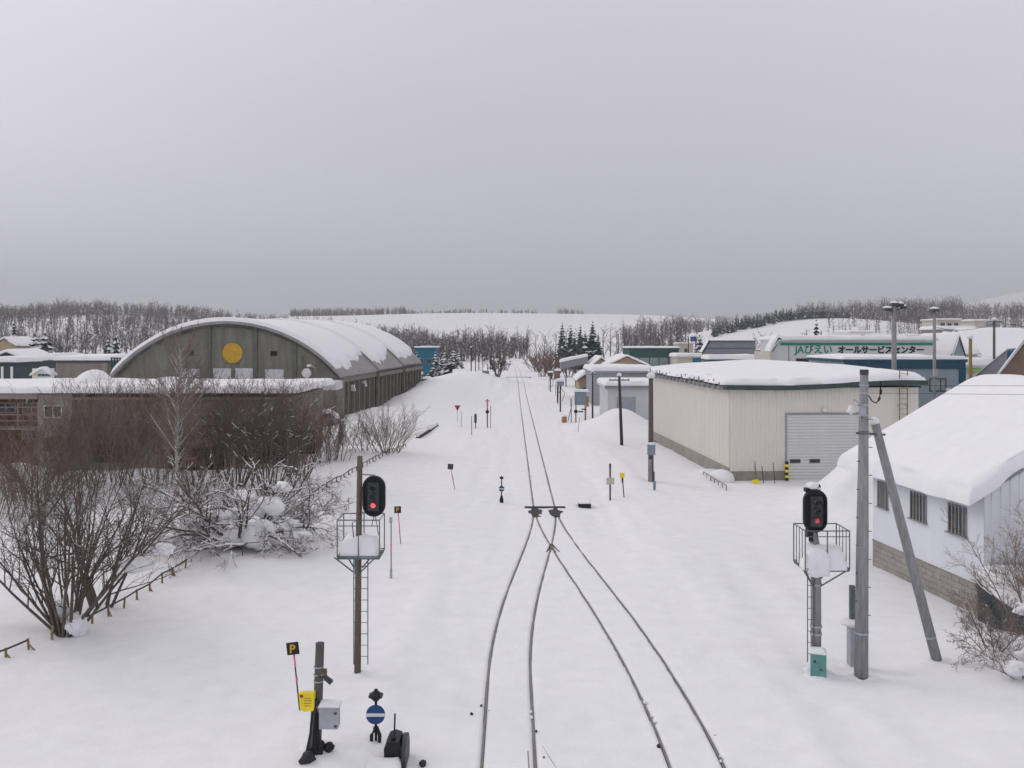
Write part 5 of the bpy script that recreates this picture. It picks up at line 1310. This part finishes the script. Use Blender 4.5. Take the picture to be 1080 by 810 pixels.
# vehicles and huts left of the far track
car('parked_van', 'dark vehicle under snow between the arched hall and the snowbank', WX(446, 150), 150, .3, .4, 'tealdark', 4.4, 1.8)
t, f, w, h = gable_building('small_hut', 'tiny dark hut under snow left of the slender lamp pole', 'hut', 150, 479, 492, 396.5, 391.5, 3, M['tealdark'], M['dgrey'], snow=.35, over=.3, facing='slope')
t = thing('barrier_post', 'short orange and white barrier post beside the dark snow-covered vehicle', 'barrier', (WX(459, 146), 146, 0))
xx = WX(459, 146); zz = gz(xx, 146)
for k in range(4): MB().tube([(xx, 146, zz+k*.4-.2), (xx, 146, zz+(k+1)*.4-.21)], .13, 8).build('stripe', M['orange'] if k % 2 else M['white'], t)
t = thing('notice_board', 'grey tilted notice panel left of the forked bare bush', 'sign', (WX(513, 158), 158, 0))
xx = WX(513, 158); MB().extr_y([(xx-.6, WZ(397, 158)), (xx+.55, WZ(399, 158)), (xx+.5, WZ(391, 158)), (xx-.65, WZ(391, 158))], 158, 158.1).build('panel', M['mgrey'], t)
MB().tube([(xx, 158.05, -.2), (xx, 158.05, WZ(398, 158))], .07, 6).build('post', M['darkwood'], t)

# drifted snow collars round the feet of the nearer posts
for o_, px_, Y_, r_ in ((sg, 377, 21.0, .30), (sg2, 860.5, 21.2, .34), (up, 908, 20.8, .40), (st, 990, 21.4, .36), (wp, 334, 16.9, .34), (cb, 862.5, 20.9, .36), (pc, 899, 21.6, .34)):
    x_ = WX(px_, Y_)
    blob('snow_collar', o_, (x_+.05, Y_+.05, gz(x_, Y_)-.06), (r_*1.15, r_*.95, .14), M['snow'], int(px_), 14, .15)
# ------------------------------------------------------------------ vegetation
def prisms(S, k=3, close=False):
    """S: (n,8) segments p0,p1,r0,r1 -> vertices, quads of k-sided prisms"""
    S = np.asarray(S, float); p0, p1 = S[:, :3], S[:, 3:6]; r0, r1 = S[:, 6:7], S[:, 7:8]
    d = p1 - p0; d /= np.linalg.norm(d, axis=1, keepdims=True) + 1e-9
    ref = np.where(np.abs(d[:, 2:3]) < .9, np.array([[0, 0, 1.]]), np.array([[1., 0, 0]]))
    a = np.cross(d, ref); a /= np.linalg.norm(a, axis=1, keepdims=True); b = np.cross(d, a)
    V = []
    for p, r in ((p0, r0), (p1, r1)):
        for i in range(k):
            t = 2*math.pi*i/k
            V.append(p + (a*math.cos(t) + b*math.sin(t))*r)
    V = np.stack(V, 1).reshape(-1, 3)
    n = len(S); base = np.arange(n)[:, None]*2*k
    F = np.stack([base + np.array([[i]]) * 1 + np.array([0]) for i in range(k)], 0)
    Q = []
    for i in range(k):
        j = (i+1) % k
        Q.append(np.concatenate([base+i, base+j, base+k+j, base+k+i], 1))
    return V, np.concatenate(Q, 0)

def grow(rng, p, d, L, r, lev, C, out):
    n = C['seg'][lev]; step = L/n; pts = [p]; dirs = []
    for i in range(n):
        d = Vector((d.x + rng.gauss(0, C['wob'][lev]), d.y + rng.gauss(0, C['wob'][lev]), d.z + rng.gauss(0, C['wob'][lev]) + C['up'][lev])).normalized()
        q = p + d*step
        ra = r*(1 - .75*i/n); rb = r*(1 - .75*(i+1)/n)
        out.append((p.x, p.y, p.z, q.x, q.y, q.z, max(ra, C['rmin']), max(rb, C['rmin']*.7)))
        p = q; pts.append(p); dirs.append(d)
    if lev + 1 < len(C['seg']):
        for k in range(C['kids'][lev]):
            f = C['first'][lev] + (1 - C['first'][lev])*(k + rng.random())/C['kids'][lev]
            i = min(n-1, int(f*n)); t = f*n - i
            b = pts[i].lerp(pts[i+1], min(1, t)); dd = dirs[i]
            ax = Vector((rng.gauss(0, 1), rng.gauss(0, 1), rng.gauss(0, 1))).cross(dd).normalized()
            ang = math.radians(rng.uniform(*C['ang'][lev]))
            nd = (dd*math.cos(ang) + ax*math.sin(ang)).normalized()
            grow(rng, b, nd, L*C['len'][lev]*rng.uniform(.6, 1.2)*(1.15 - .55*f), r*C['rad'][lev]*(1.1-.5*f), lev+1, C, out)

def shrub(name, label, cat, base, stems, spread, L, r, C, m, snow=.0, seed=1, group=None, tm=None, zs=-.15, thick=.02, clumps=(), base_r=.25, aim=None):
    rng = random.Random(seed); out = []
    for k in range(stems):
        az = 2*math.pi*(k + rng.random()*.7)/stems; tilt = math.radians(spread*math.sqrt(rng.random()))
        d = Vector((math.cos(az)*math.sin(tilt), math.sin(az)*math.sin(tilt), math.cos(tilt)))
        if aim: d = (d + Vector(aim)).normalized()
        o = Vector((math.cos(az)*base_r*rng.random(), math.sin(az)*base_r*rng.random(), zs))
        grow(rng, o, d, L*rng.uniform(.75, 1.08), r*rng.uniform(.6, 1.1), 0, C, out)
    S = np.array(out)
    S = S[(S[:, 5] > -.3)]
    t = thing(name, label, cat, base, group)
    big = np.maximum(S[:, 6], S[:, 7]) > thick
    if big.any():
        V, F = prisms(S[big], 5); link('trunk' if cat == 'tree' else 'stems', arr_mesh('stems', V, F), tm or m, t, True, None if cat == 'tree' else 'stuff')
    V, F = prisms(S[~big], 3); link('crown' if cat == 'tree' else 'twigs', arr_mesh('twigs', V, F), m, t, False, 'stuff')
    if snow > 0:
        nr = np.random.default_rng(seed); d = S[:, 3:6]-S[:, :3]; d /= np.linalg.norm(d, axis=1, keepdims=True)
        pick = (np.abs(d[:, 2]) < .74) & (nr.random(len(S)) < snow) & (S[:, 6] > C['rmin']*1.3)
        Q = S[pick].copy(); rr = np.clip(Q[:, 6]*1.25, .011, .06)
        Q[:, 2] += rr*1.0; Q[:, 5] += rr*1.0; Q[:, 6] = rr*1.15; Q[:, 7] = rr*.9
        if len(Q): V, F = prisms(Q, 5); link('branch_snow', arr_mesh('branch_snow', V, F), M['snow'], t, True, 'stuff')
    for (c, rad, sd) in clumps:
        rad = tuple(q*.8 for q in rad)
        blob('snow_clump', t, (base[0]+c[0], base[1]+c[1], base[2]+c[2]), rad, M['snow'], sd, 18, .55)
    return t
BUSH = dict(seg=(7, 5, 3, 2), kids=(7, 6, 5), first=(.25, .2, .15), len=(.5, .5, .5), rad=(.5, .5, .55), ang=((18, 48), (20, 55), (20, 60)), wob=(.06, .09, .12, .16), up=(.03, .04, .03, .02), rmin=.0042)
FINE = dict(seg=(6, 4, 2), kids=(9, 7), first=(.15, .12), len=(.45, .42), rad=(.45, .5), ang=((12, 38), (15, 45)), wob=(.05, .08, .12), up=(.03, .05, .05), rmin=.006)
SPRAWL = dict(seg=(8, 6, 3, 2), kids=(7, 6, 5), first=(.2, .15, .1), len=(.55, .5, .45), rad=(.5, .5, .5), ang=((25, 65), (25, 70), (25, 70)), wob=(.16, .18, .2, .22), up=(-.05, -.03, .0, .01), rmin=.005)
BIRCH = dict(seg=(12, 7, 5, 3), kids=(30, 9, 6), first=(.30, .15, .1), len=(.40, .42, .4), rad=(.45, .42, .5), ang=((22, 55), (20, 45), (20, 50)), wob=(.025, .06, .1, .14), up=(.02, .06, .05, .03), rmin=.009)

def at(px, py, Y=None):
    Y = Y or GY(py); x = WX(px, Y); return (x, Y, gz(x, Y))
shrub('bare_shrub', 'big dark bare many-stemmed shrub beside the low bamboo fence', 'shrub', at(70, 668), 24, 50, 5.0, .055, BUSH, M['bark'], .05, 4, clumps=[((.35, -.1, .3), (.30, .3, .45), 3), ((1.9, .2, 1.9), (.5, .45, .28), 4), ((-.3, .2, .5), (.3, .3, .5), 5), ((2.6, .3, 2.3), (.35, .3, .2), 6)])
shrub('bare_shrub', 'small dark shrub with two thick stems right behind the big bare shrub', 'shrub', at(106, 636), 6, 30, 4.2, .075, BUSH, M['bark'], .08, 14, base_r=.4)
shrub('snowy_shrub', 'sprawling bare shrub loaded with snow clumps beside the left signal', 'shrub', at(250, 585), 22, 76, 3.9, .075, SPRAWL, M['bark'], .85, 23, zs=.1,
      clumps=[((-.9, -.2, 1.15), (.48, .42, .36), 11), ((.2, .2, 1.9), (.45, .4, .32), 12), ((1.15, .1, 1.55), (.62, .5, .42), 13), ((.9, -.4, .55), (.75, .6, .75), 14), ((-.3, -.3, .35), (.7, .5, .45), 15), ((2.0, .2, .8), (.5, .4, .3), 16), ((-1.7, .3, .55), (.6, .45, .4), 18), ((1.6, .6, 2.2), (.4, .35, .26), 19), ((-.25, .5, 1.2), (.35, .35, .28), 20), ((2.5, -.1, .45), (.4, .3, .25), 21)])
shrub('snowy_shrub', 'low twiggy shrub with snow right of the sprawling snowy shrub', 'shrub', at(318, 568), 9, 75, 2.9, .045, SPRAWL, M['bark'], .8, 31, zs=.05, clumps=[((.2, 0, .7), (.5, .4, .35), 31), ((-.7, .1, 1.0), (.45, .35, .3), 32)])
shrub('snowy_shrub', 'brown twiggy shrub left of the sprawling snowy shrub', 'shrub', at(196, 578), 10, 68, 2.9, .04, SPRAWL, M['bark2'], .6, 37, zs=.05, clumps=[((.4, 0, .5), (.6, .4, .35), 33)])
shrub('tall_shrub', 'tall dark bare shrub behind the sprawling snowy shrub', 'shrub', at(285, 530), 18, 28, 5.4, .05, BUSH, M['bark'], .12, 41, base_r=.8)
shrub('tall_shrub', 'tall dark bare shrub in front of the end fascia of the low building', 'shrub', at(316, 515), 16, 30, 5.0, .045, BUSH, M['bark2'], .06, 47, base_r=.8)
shrub('tall_shrub', 'tall dark shrub before the dark openings of the low building', 'shrub', at(250, 520), 17, 28, 5.6, .05, BUSH, M['bark'], .06, 43, base_r=.9)
for i, (px, py, L, lab) in enumerate(((215, 515, 4.8, 'brown twiggy thicket just right of the birch'), (160, 515, 4.9, 'brown twiggy thicket just left of the birch'), (120, 512, 4.8, 'brown twiggy thicket below the roof drift'),
                                     (78, 520, 4.2, 'brown twiggy thicket before the lower window pair'), (30, 530, 3.2, 'brown brush before the brown balcony wing'), (-12, 545, 3.0, 'brown brush at the left border below the balcony'), (345, 490, 2.6, 'thin brush beside the parked car'))):
    shrub('thicket', lab, 'shrub', at(px, py), 36, 31, L*1.15, .027, dict(FINE, rmin=.0078), M['bark3'] if i % 2 else M['bark2'], .02, 60+i, 'thickets along the low building', base_r=1.7)
shrub('round_bush', 'rounded bare brown bush beside the arched hall', 'shrub', at(408, 482), 26, 40, 3.4, .03, FINE, M['bark3'], .02, 71, base_r=1.0)
shrub('round_bush', 'smaller bare bush left of the rounded brown bush', 'shrub', at(385, 478), 12, 38, 2.6, .028, FINE, M['bark3'], .02, 73, base_r=.8)
shrub('birch_tree', 'pale slender birch in front of the arched hall', 'tree', at(186, 530), 1, 3, 10.2, .12, BIRCH, M['bark3'], .0, 83, tm=M['birch'], thick=.022)
shrub('birch_tree', 'thinner pale birch stem leaning beside the slender birch', 'tree', at(178, 540), 1, 16, 6.6, .075, BIRCH, M['bark3'], .0, 87, tm=M['birch'], thick=.02)
# bushes at the right
shrub('twiggy_bush', 'grey twiggy bush with snow in front of the blue shed', 'shrub', at(1062, 660), 11, 34, 1.9, .03, BUSH, M['bark3'], .22, 91, base_r=.3, clumps=[((-.05, -.2, .45), (.28, .25, .3), 41), ((.3, -.2, .7), (.25, .22, .18), 42)])
shrub('twiggy_bush', 'tall grey twiggy bush at the right border', 'shrub', at(1092, 680), 11, 30, 3.0, .036, BUSH, M['bark3'], .15, 93, base_r=.35, clumps=[((-.4, -.2, .8), (.3, .28, .2), 43)])
shrub('twiggy_bush', 'low snowy twiggy bush at the lower right border', 'shrub', at(1084, 735), 9, 66, 1.5, .03, SPRAWL, M['bark3'], .35, 95, base_r=.3, clumps=[((.1, 0, .5), (.35, .3, .25), 44), ((-.3, -.1, .25), (.3, .28, .18), 45)])
shrub('twiggy_bush', 'small twiggy sprig right of the strut pole foot', 'shrub', at(1048, 705), 12, 46, 1.3, .02, BUSH, M['bark3'], .25, 97, base_r=.2, clumps=[((.2, 0, .3), (.25, .22, .2), 46)])
# shrubs by the far track
shrub('forked_bush', 'forked bare bush with snow at the far left of the track', 'shrub', at(525, 407), 7, 28, 3.6, .12, dict(BUSH, rmin=.03), M['bark'], .3, 101, clumps=[((.1, 0, 2.9), (.9, .6, .3), 51)])
for i, (px, py, L) in enumerate(((573, 397, 5), (583, 400, 4.5), (566, 392, 5), (579, 391, 6), (600, 398, 4))):
    shrub('far_brush', ['reddish brush clump nearest the far track', 'brush clump behind the red-brown box', 'low far brush at the track end', 'tall brush behind the slim orange post', 'dark brush under the shelter'][i], 'shrub', at(px, py), 9, 42, L, .10, dict(FINE, rmin=.035), M['bark2'], .12, 110+i, 'brush beside the far track', base_r=1.2)

# --- tree templates for the distance (unit: metres)
def bare_template(seed, H, C, r):
    rng = random.Random(seed); out = []
    grow(rng, Vector((0, 0, -.5)), Vector((rng.gauss(0, .04), rng.gauss(0, .04), 1)), H, r, 0, C, out)
    return np.array(out)
FAR = dict(seg=(4, 2, 1), kids=(14, 3), first=(.22, .3), len=(.36, .5), rad=(.42, .6), ang=((25, 60), (20, 50)), wob=(.03, .08, .1), up=(.02, .06, .05), rmin=.028)
LARCH = dict(seg=(4, 1, 1), kids=(22, 1), first=(.15, .3), len=(.20, .5), rad=(.3, .6), ang=((45, 75), (20, 50)), wob=(.015, .05, .1), up=(.03, .03, .03), rmin=.026)
T_BARE = [bare_template(200+i, 10, dict(FAR, len=(.30 + .03*(i % 4), .5), first=(.15 + .04*(i % 3), .3)), .15 + .01*(i % 3)) for i in range(10)]
T_LARCH = [bare_template(230+i, 14, LARCH, .17) for i in range(5)]
def conifer_mesh(seed, H, R, tiers=17, per=11):
    """drooping needle boughs round a trunk: triangles for needles, thinner ones on top for snow"""
    rng = random.Random(seed); V = []; F = []; mi = []
    def tri(a, b, c, m): n = len(V); V.extend((a, b, c)); F.append((n, n+1, n+2)); mi.append(m)
    for t in range(tiers):
        f = t/(tiers-1); z = H*(.10 + .86*f); rr = R*(1-f)**.85 + .12
        for k in range(per):
            a = 2*math.pi*(k + rng.random())/per; r = rr*rng.uniform(.45, 1.25); w = r*.45*rng.uniform(.6, 1.2) + .06
            dx, dy = math.cos(a), math.sin(a); px, py = -dy, dx; dr = r*rng.uniform(.45, .8)
            z0 = z + H*.05
            tip = (dx*r, dy*r, z0-dr); mid = (dx*r*.55, dy*r*.55)
            l = (mid[0]+px*w, mid[1]+py*w, z0-dr*.75); q = (mid[0]-px*w, mid[1]-py*w, z0-dr*.75); c = (0, 0, z0+.1)
            tri(c, l, tip, 0); tri(c, tip, q, 0); tri(l, q, (mid[0], mid[1], z0-dr*1.0-.15), 0)
            if rng.random() < SNOWY[0]:
                s = rng.uniform(.55, .95); o = .05
                tri((dx*r*.12, dy*r*.12, z0+.1+o), (mid[0]+px*w*s, mid[1]+py*w*s, z0-dr*.65+o), (dx*r*.95, dy*r*.95, z0-dr*.9+o), 1)
                tri((dx*r*.12, dy*r*.12, z0+.1+o), (dx*r*.95, dy*r*.95, z0-dr*.9+o), (mid[0]-px*w*s, mid[1]-py*w*s, z0-dr*.65+o), 1)
    return np.array(V), np.array(F), np.array(mi)
SNOWY = [.16]
T_CON = [conifer_mesh(300+i, 10, 2.0) for i in range(4)]
SNOWY[0] = .6
T_CONS = [conifer_mesh(320+i, 6, 2.1, 11, 10) for i in range(3)]

def sow(rng, n, a0, a1, y0, y1, ok=None):
    P = []
    tries = 0
    while len(P) < n and tries < n*60:
        tries += 1
        y = math.sqrt(rng.uniform(y0*y0, y1*y1)); x = rng.uniform(a0, a1)*y
        if (ok is None or ok(x, y)) and float(vnoise(x, y, 22, 63)) > rng.uniform(-1.1, .35): P.append((x, y))
    return np.array(P)
def wood(name, label, pts, templates, smin, smax, mats, snow=.15, seed=1, rfac=1.0, k=3):
    nr = np.random.default_rng(seed); VV = []; FF = []; MI = []; off = 0
    z = ground(pts[:, 0], pts[:, 1])
    for i, (x, y) in enumerate(pts):
        S = templates[int(nr.integers(len(templates)))].copy(); s = (smin+smax)/2*(1 + .75*(smax-smin)*float(vnoise(x, y, 28, 61))) * nr.uniform(.72, 1.22); a = nr.uniform(0, 6.28)
        c, sn = math.cos(a), math.sin(a); wdt = nr.uniform(.75, 1.5)
        for o in (0, 3):
            X = S[:, o]*c - S[:, o+1]*sn; Yy = S[:, o]*sn + S[:, o+1]*c
            S[:, o] = X*s*wdt + x; S[:, o+1] = Yy*s*wdt + y; S[:, o+2] = S[:, o+2]*s + z[i]
        S[:, 6:] *= rfac
        # twigs are three-sided spikes, every branch a triangle fan from its root ring to its tip
        V, F = prisms(S, 3); V = V.reshape(-1, 6, 3)[:, :4].copy(); V[:, 3] = S[:, 3:6]
        n = np.arange(len(S))[:, None]*4
        T = np.concatenate([n + np.array([[0, 1, 3]]), n + np.array([[1, 2, 3]]), n + np.array([[2, 0, 3]])], 0)
        VV.append(V.reshape(-1, 3)); FF.append(T + off); off += V.shape[0]*4
        m_ = np.where(nr.random(len(S)) < snow, 2, nr.integers(0, 2)); MI.append(np.tile(m_, 3))
    me = arr_mesh(name, np.concatenate(VV), np.concatenate(FF)); mi = np.concatenate(MI).astype(np.int32)
    ob = link(name, me, mats); me.polygons.foreach_set('material_index', mi)
    ob['kind'] = 'stuff'; ob['label'] = label; ob['category'] = 'wood'
    return ob
MW = [M['fartree'], M['fartree_b'], M['snow']]
rng = random.Random(77)
wood('hillside_wood', 'bare brown wood dusted with snow on the hill at the left', np.r_[sow(rng, 1950, -.66, -.25, 340, 700), sow(rng, 180, -.29, -.17, 420, 720)], T_BARE, .65, 1.05, MW, .12, 1, 3.3)
wood('valley_wood', 'dense bare wood below the white hill right of the arched hall', np.r_[sow(rng, 620, -.26, .02, 290, 430, lambda x, y: y > 290 + max(0, (x/y+.06))*900), sow(rng, 330, -.26, -.10, 430, 560)], T_BARE, .7, 1.1, MW, .10, 2, 2.7)
wood('crest_wood', 'dark band of trees along the far skyline behind the hall', sow(rng, 480, -.26, -.125, 1080, 1200), T_LARCH, .5, .8, MW, .05, 3, 3.8)
wood('skyline_wood', 'thin dark line of trees behind the crest of the white hill', sow(rng, 230, -.13, .03, 1150, 1230), T_BARE, .35, .75, MW, .05, 4, 4.2)
wood('brush_wood', 'mixed bare trees below the white hill right of centre', np.r_[sow(rng, 170, .13, .20, 360, 520), sow(rng, 330, .19, .36, 560, 760)], T_BARE, .7, 1.1, MW, .12, 5, 3.0)
wood('ridge_larches', 'row of tall bare larches along the ridge at the right', sow(rng, 850, .335, .53, 560, 690), T_LARCH, .85, 1.2, MW, .06, 6, 2.7)
wood('ridge_larches', 'thinner tree line on the ridge at the far right', sow(rng, 430, .50, .72, 560, 760), T_BARE, .8, 1.2, MW, .12, 7, 3.0)
wood('slope_trees', 'thin bare snowy trees on the slope below the larches', sow(rng, 360, .37, .53, 380, 520), T_LARCH, .45, .8, MW, .2, 8, 1.7)
wood('slope_trees', 'bare brown wood on the slope above the right border', sow(rng, 320, .50, .70, 330, 540), T_BARE, .7, 1.0, MW, .2, 9, 2.6)
wood('hilltop_wood', 'small wood on the crest of the white hill', sow(rng, 60, .052, .085, 1180, 1260), T_BARE, .8, 1.1, MW, .05, 10, 3.4)

# --- single trees one can tell apart
def con_obj(tm, m):
    V, F, mi = tm
    me = arr_mesh('conifer_crown', V, F); me.polygons.foreach_set('material_index', mi.astype(np.int32)); me.materials.append(m); me.materials.append(M['snow']); return me
CM = [con_obj(t_, M['needle']) for t_ in T_CON]; CMB = [con_obj(t_, M['needle_b']) for t_ in T_CON]; CMS = [con_obj(t_, M['needle']) for t_ in T_CONS]
b = MB(); b.tube([(0, 0, -.4), (0, 0, 9.4)], [.16, .03], 7); TRK = bpy.data.meshes.new('conifer_trunk'); TRK.from_pydata(b.v, [], b.f); TRK.materials.append(M['bark'])
def conifer(label, px, ytop, Y, crown, H0, group, wide=1.0, name='conifer'):
    x = WX(px, Y); g = gz(x, Y); h = WZ(ytop, Y) - g; s = h/H0
    t = thing(name, label, 'tree', (x, Y, g), group)
    for n_, me, q in (('trunk', TRK, H0/10), ('crown', crown, 1)):
        o = bpy.data.objects.new(n_, me); COL.objects.link(o); o.parent = t; o.scale = (s*q*wide, s*q*wide, s*q)
    t.rotation_euler.z = px*1.7
    return t
CL = ((593, 341, 250, 0, .75), (602, 344, 255, 1, .8), (612, 343, 262, 0, .7), (625, 340, 245, 1, .9), (617, 350, 235, 1, .9), (606, 352, 240, 0, .9), (631, 352, 238, 1, .8))
LBL = ('tall narrow conifer leftmost of the far clump', 'conifer second from the left in the far clump', 'narrow conifer in the middle of the far clump', 'darkest pointed conifer at the right of the far clump', 'low conifer before the pointed conifer', 'low conifer before the narrow conifers', 'small conifer right of the pointed conifer')
for (px, yt, Y, c, w_), lab in zip(CL, LBL): conifer(lab, px, yt, Y, (CM if c else CMB)[int(px) % 4], 10, 'conifers beyond the far track', w_*1.5)
for (px, yt, Y, lab, w_) in ((459, 372, 158, 'snow-laden conifer at the right edge of the teal building', 1.1), (469, 370, 162, 'snow-laden conifer second right of the teal building', 1.1), (478, 368, 160, 'snow-laden conifer third right of the teal building', 1.2), (484, 371, 154, 'snow-laden conifer beside the slender lamp pole', 1.0), (440, 372, 150, 'snow-laden conifer in front of the teal building', 1.0), (433, 373, 156, 'dark snowy conifer behind the end of the arched hall', .8), (462, 386, 146, 'low round snowy conifer at the snowbank', 1.3)):
    conifer(lab, px, yt, Y, CMS[int(px) % 3], 6, 'snowy conifers by the hall', w_, 'snowy_conifer')
for (px, yt, Y, lab, w_, c) in ((15, 339, 205, 'tall dark conifer behind the tan gabled house', .9, 0), (37, 353, 175, 'broad snowy conifer at the left of the pair above the pale depot', 1.3, 1), (48, 352, 172, 'broad snowy conifer at the right of the pair above the pale depot', 1.4, 1), (122, 352, 180, 'snowy conifer behind the green lattice frame', .8, 1), (114, 356, 190, 'small snowy conifer left of the green lattice frame', .8, 1)):
    conifer(lab, px, yt, Y, (CMS if c else CM)[int(px) % 3], 6 if c else 10, 'conifers at the left town edge', w_, 'snowy_conifer' if c else 'conifer')
conifer('single dark spruce behind the lettered building', 861, 338, 150, CM[1], 10, None, .9)
conifer('small snowy spruce beside the blue water tank', 738, 354, 200, CMS[1], 6, None, .9)
for i, px in enumerate((818, 826, 834, 840)): conifer(('leftmost', 'second', 'third', 'rightmost')[i] + ' dark conifer of the four on the right ridge crest', px, (326, 324, 326, 328)[i], 640, CM[i % 4], 10, 'conifers on the ridge crest', 1.3)
# plantation edge: one dark conifer belt following the field's curve
def belt():
    VV = []; FF = []; MI = []; off = 0; r = np.random.default_rng(5)
    for px in np.arange(752, 905, 1.7):
        f = (px-752)/(905-752); Y = 462 + 40*f + r.uniform(-5, 5); x = WX(px, Y); g = float(ground(x, Y))
        for q in range(1):
            V, F, mi = T_CON[int(r.integers(4))]; s = r.uniform(.5, .7); yy = Y + q*6 + r.uniform(-2, 2); g = float(ground(x, yy))
            VV.append(V*np.array([s*1.2, s*1.2, s]) + np.array([x, yy, g])); FF.append(F+off); off += len(V); MI.append(mi)
    me = arr_mesh('conifer_belt', np.concatenate(VV), np.concatenate(FF)); me.polygons.foreach_set('material_index', np.concatenate(MI).astype(np.int32))
    ob = link('conifer_belt', me, [M['needle_b'], M['snow']]); ob['kind'] = 'stuff'; ob['label'] = 'belt of young conifers along the snowy field at the right'; ob['category'] = 'wood'
belt()
# bare trees standing apart in the middle distance
BMESH = []
for i, S in enumerate(T_BARE[:4]):
    tr = S[:4]; V, F = prisms(tr, 6); a = arr_mesh('bare_trunk', V, F); a.materials.append(M['fartree'])
    Q = S[4:].copy(); Q[:, 6:] *= 1.3; V, F = prisms(Q, 3); c = arr_mesh('bare_crown', V, F); c.materials.append(M['fartree_b' if i % 2 else 'fartree'])
    BMESH.append((a, c))
def bare_tree(label, px, ytop, Y, i, group, wide=1.0):
    x = WX(px, Y); g = gz(x, Y); s = (WZ(ytop, Y)-g)/10.0
    t = thing('bare_tree', label, 'tree', (x, Y, g), group); t.rotation_euler.z = px; t.scale = (s*wide, s*wide, s)
    for n_, me in zip(('trunk', 'crown'), BMESH[i % 4]):
        o = bpy.data.objects.new(n_, me); COL.objects.link(o); o.parent = t
ORD = 'first second third fourth fifth sixth seventh eighth ninth tenth eleventh twelfth thirteenth fourteenth fifteenth sixteenth seventeenth eighteenth nineteenth twentieth'.split()
VX = sorted((556, 565, 573, 637, 644, 651, 682, 690, 699, 708, 716, 724, 734, 586, 578, 597, 609, 619, 661, 669))
for i, (px, yt, Y) in enumerate(((556, 347, 330), (565, 352, 320), (573, 352, 300), (637, 346, 300), (644, 345, 310), (651, 347, 305), (682, 345, 330), (690, 341, 340), (699, 341, 335), (708, 338, 345), (716, 337, 340), (724, 336, 350), (734, 337, 345), (586, 352, 270), (578, 357, 260), (597, 349, 268), (609, 350, 272), (619, 352, 266), (661, 350, 300), (669, 352, 290))):
    bare_tree('bare grey tree below the white hill, ' + ORD[VX.index(px)] + ' from the left in the valley row', px, yt, Y, i, 'bare trees in the valley', 1.25)
for i, (px, yt, Y, lab) in enumerate(((509, 372, 205, 'bare forked tree leftmost of the three left of the far track end'), (514, 374, 200, 'bare forked tree in the middle of the three left of the far track end'), (522, 374, 190, 'bare snowy tree rightmost of the three left of the far track end'), (803, 352, 230, 'bare tree behind the red banner sign'), (812, 354, 225, 'second bare tree behind the red banner sign'), (850, 350, 210, 'bare tree left of the single dark spruce'), (66, 350, 150, 'brown bare tree behind the taupe depot'), (86, 347, 160, 'tall brown bare tree behind the taupe depot'), (796, 355, 215, 'bare tree at the right end of the grey barn'))):
    bare_tree(lab, px, yt, Y, i, None, 1.2)

# ------------------------------------------------------------------ haze: even pale air round everything
b = MB(); b.box(-4500, 4500, -40, 4400, -4, 290)
hz = b.build('haze', M['snow']); hz.data.materials.clear()
hm = bpy.data.materials.new('pale_air'); hm.use_nodes = True
for n_ in list(hm.node_tree.nodes): hm.node_tree.nodes.remove(n_)
o_ = hm.node_tree.nodes.new('ShaderNodeOutputMaterial'); v_ = hm.node_tree.nodes.new('ShaderNodeVolumePrincipled')
v_.inputs['Color'].default_value = (.97, .98, 1.0, 1); v_.inputs['Density'].default_value = HAZE_D
v_.inputs['Anisotropy'].default_value = 0.0
hm.node_tree.links.new(v_.outputs[0], o_.inputs['Volume']); hz.data.materials.append(hm)
hz['kind'] = 'stuff'; hz['label'] = 'thin pale winter haze over the whole valley'; hz['category'] = 'haze'
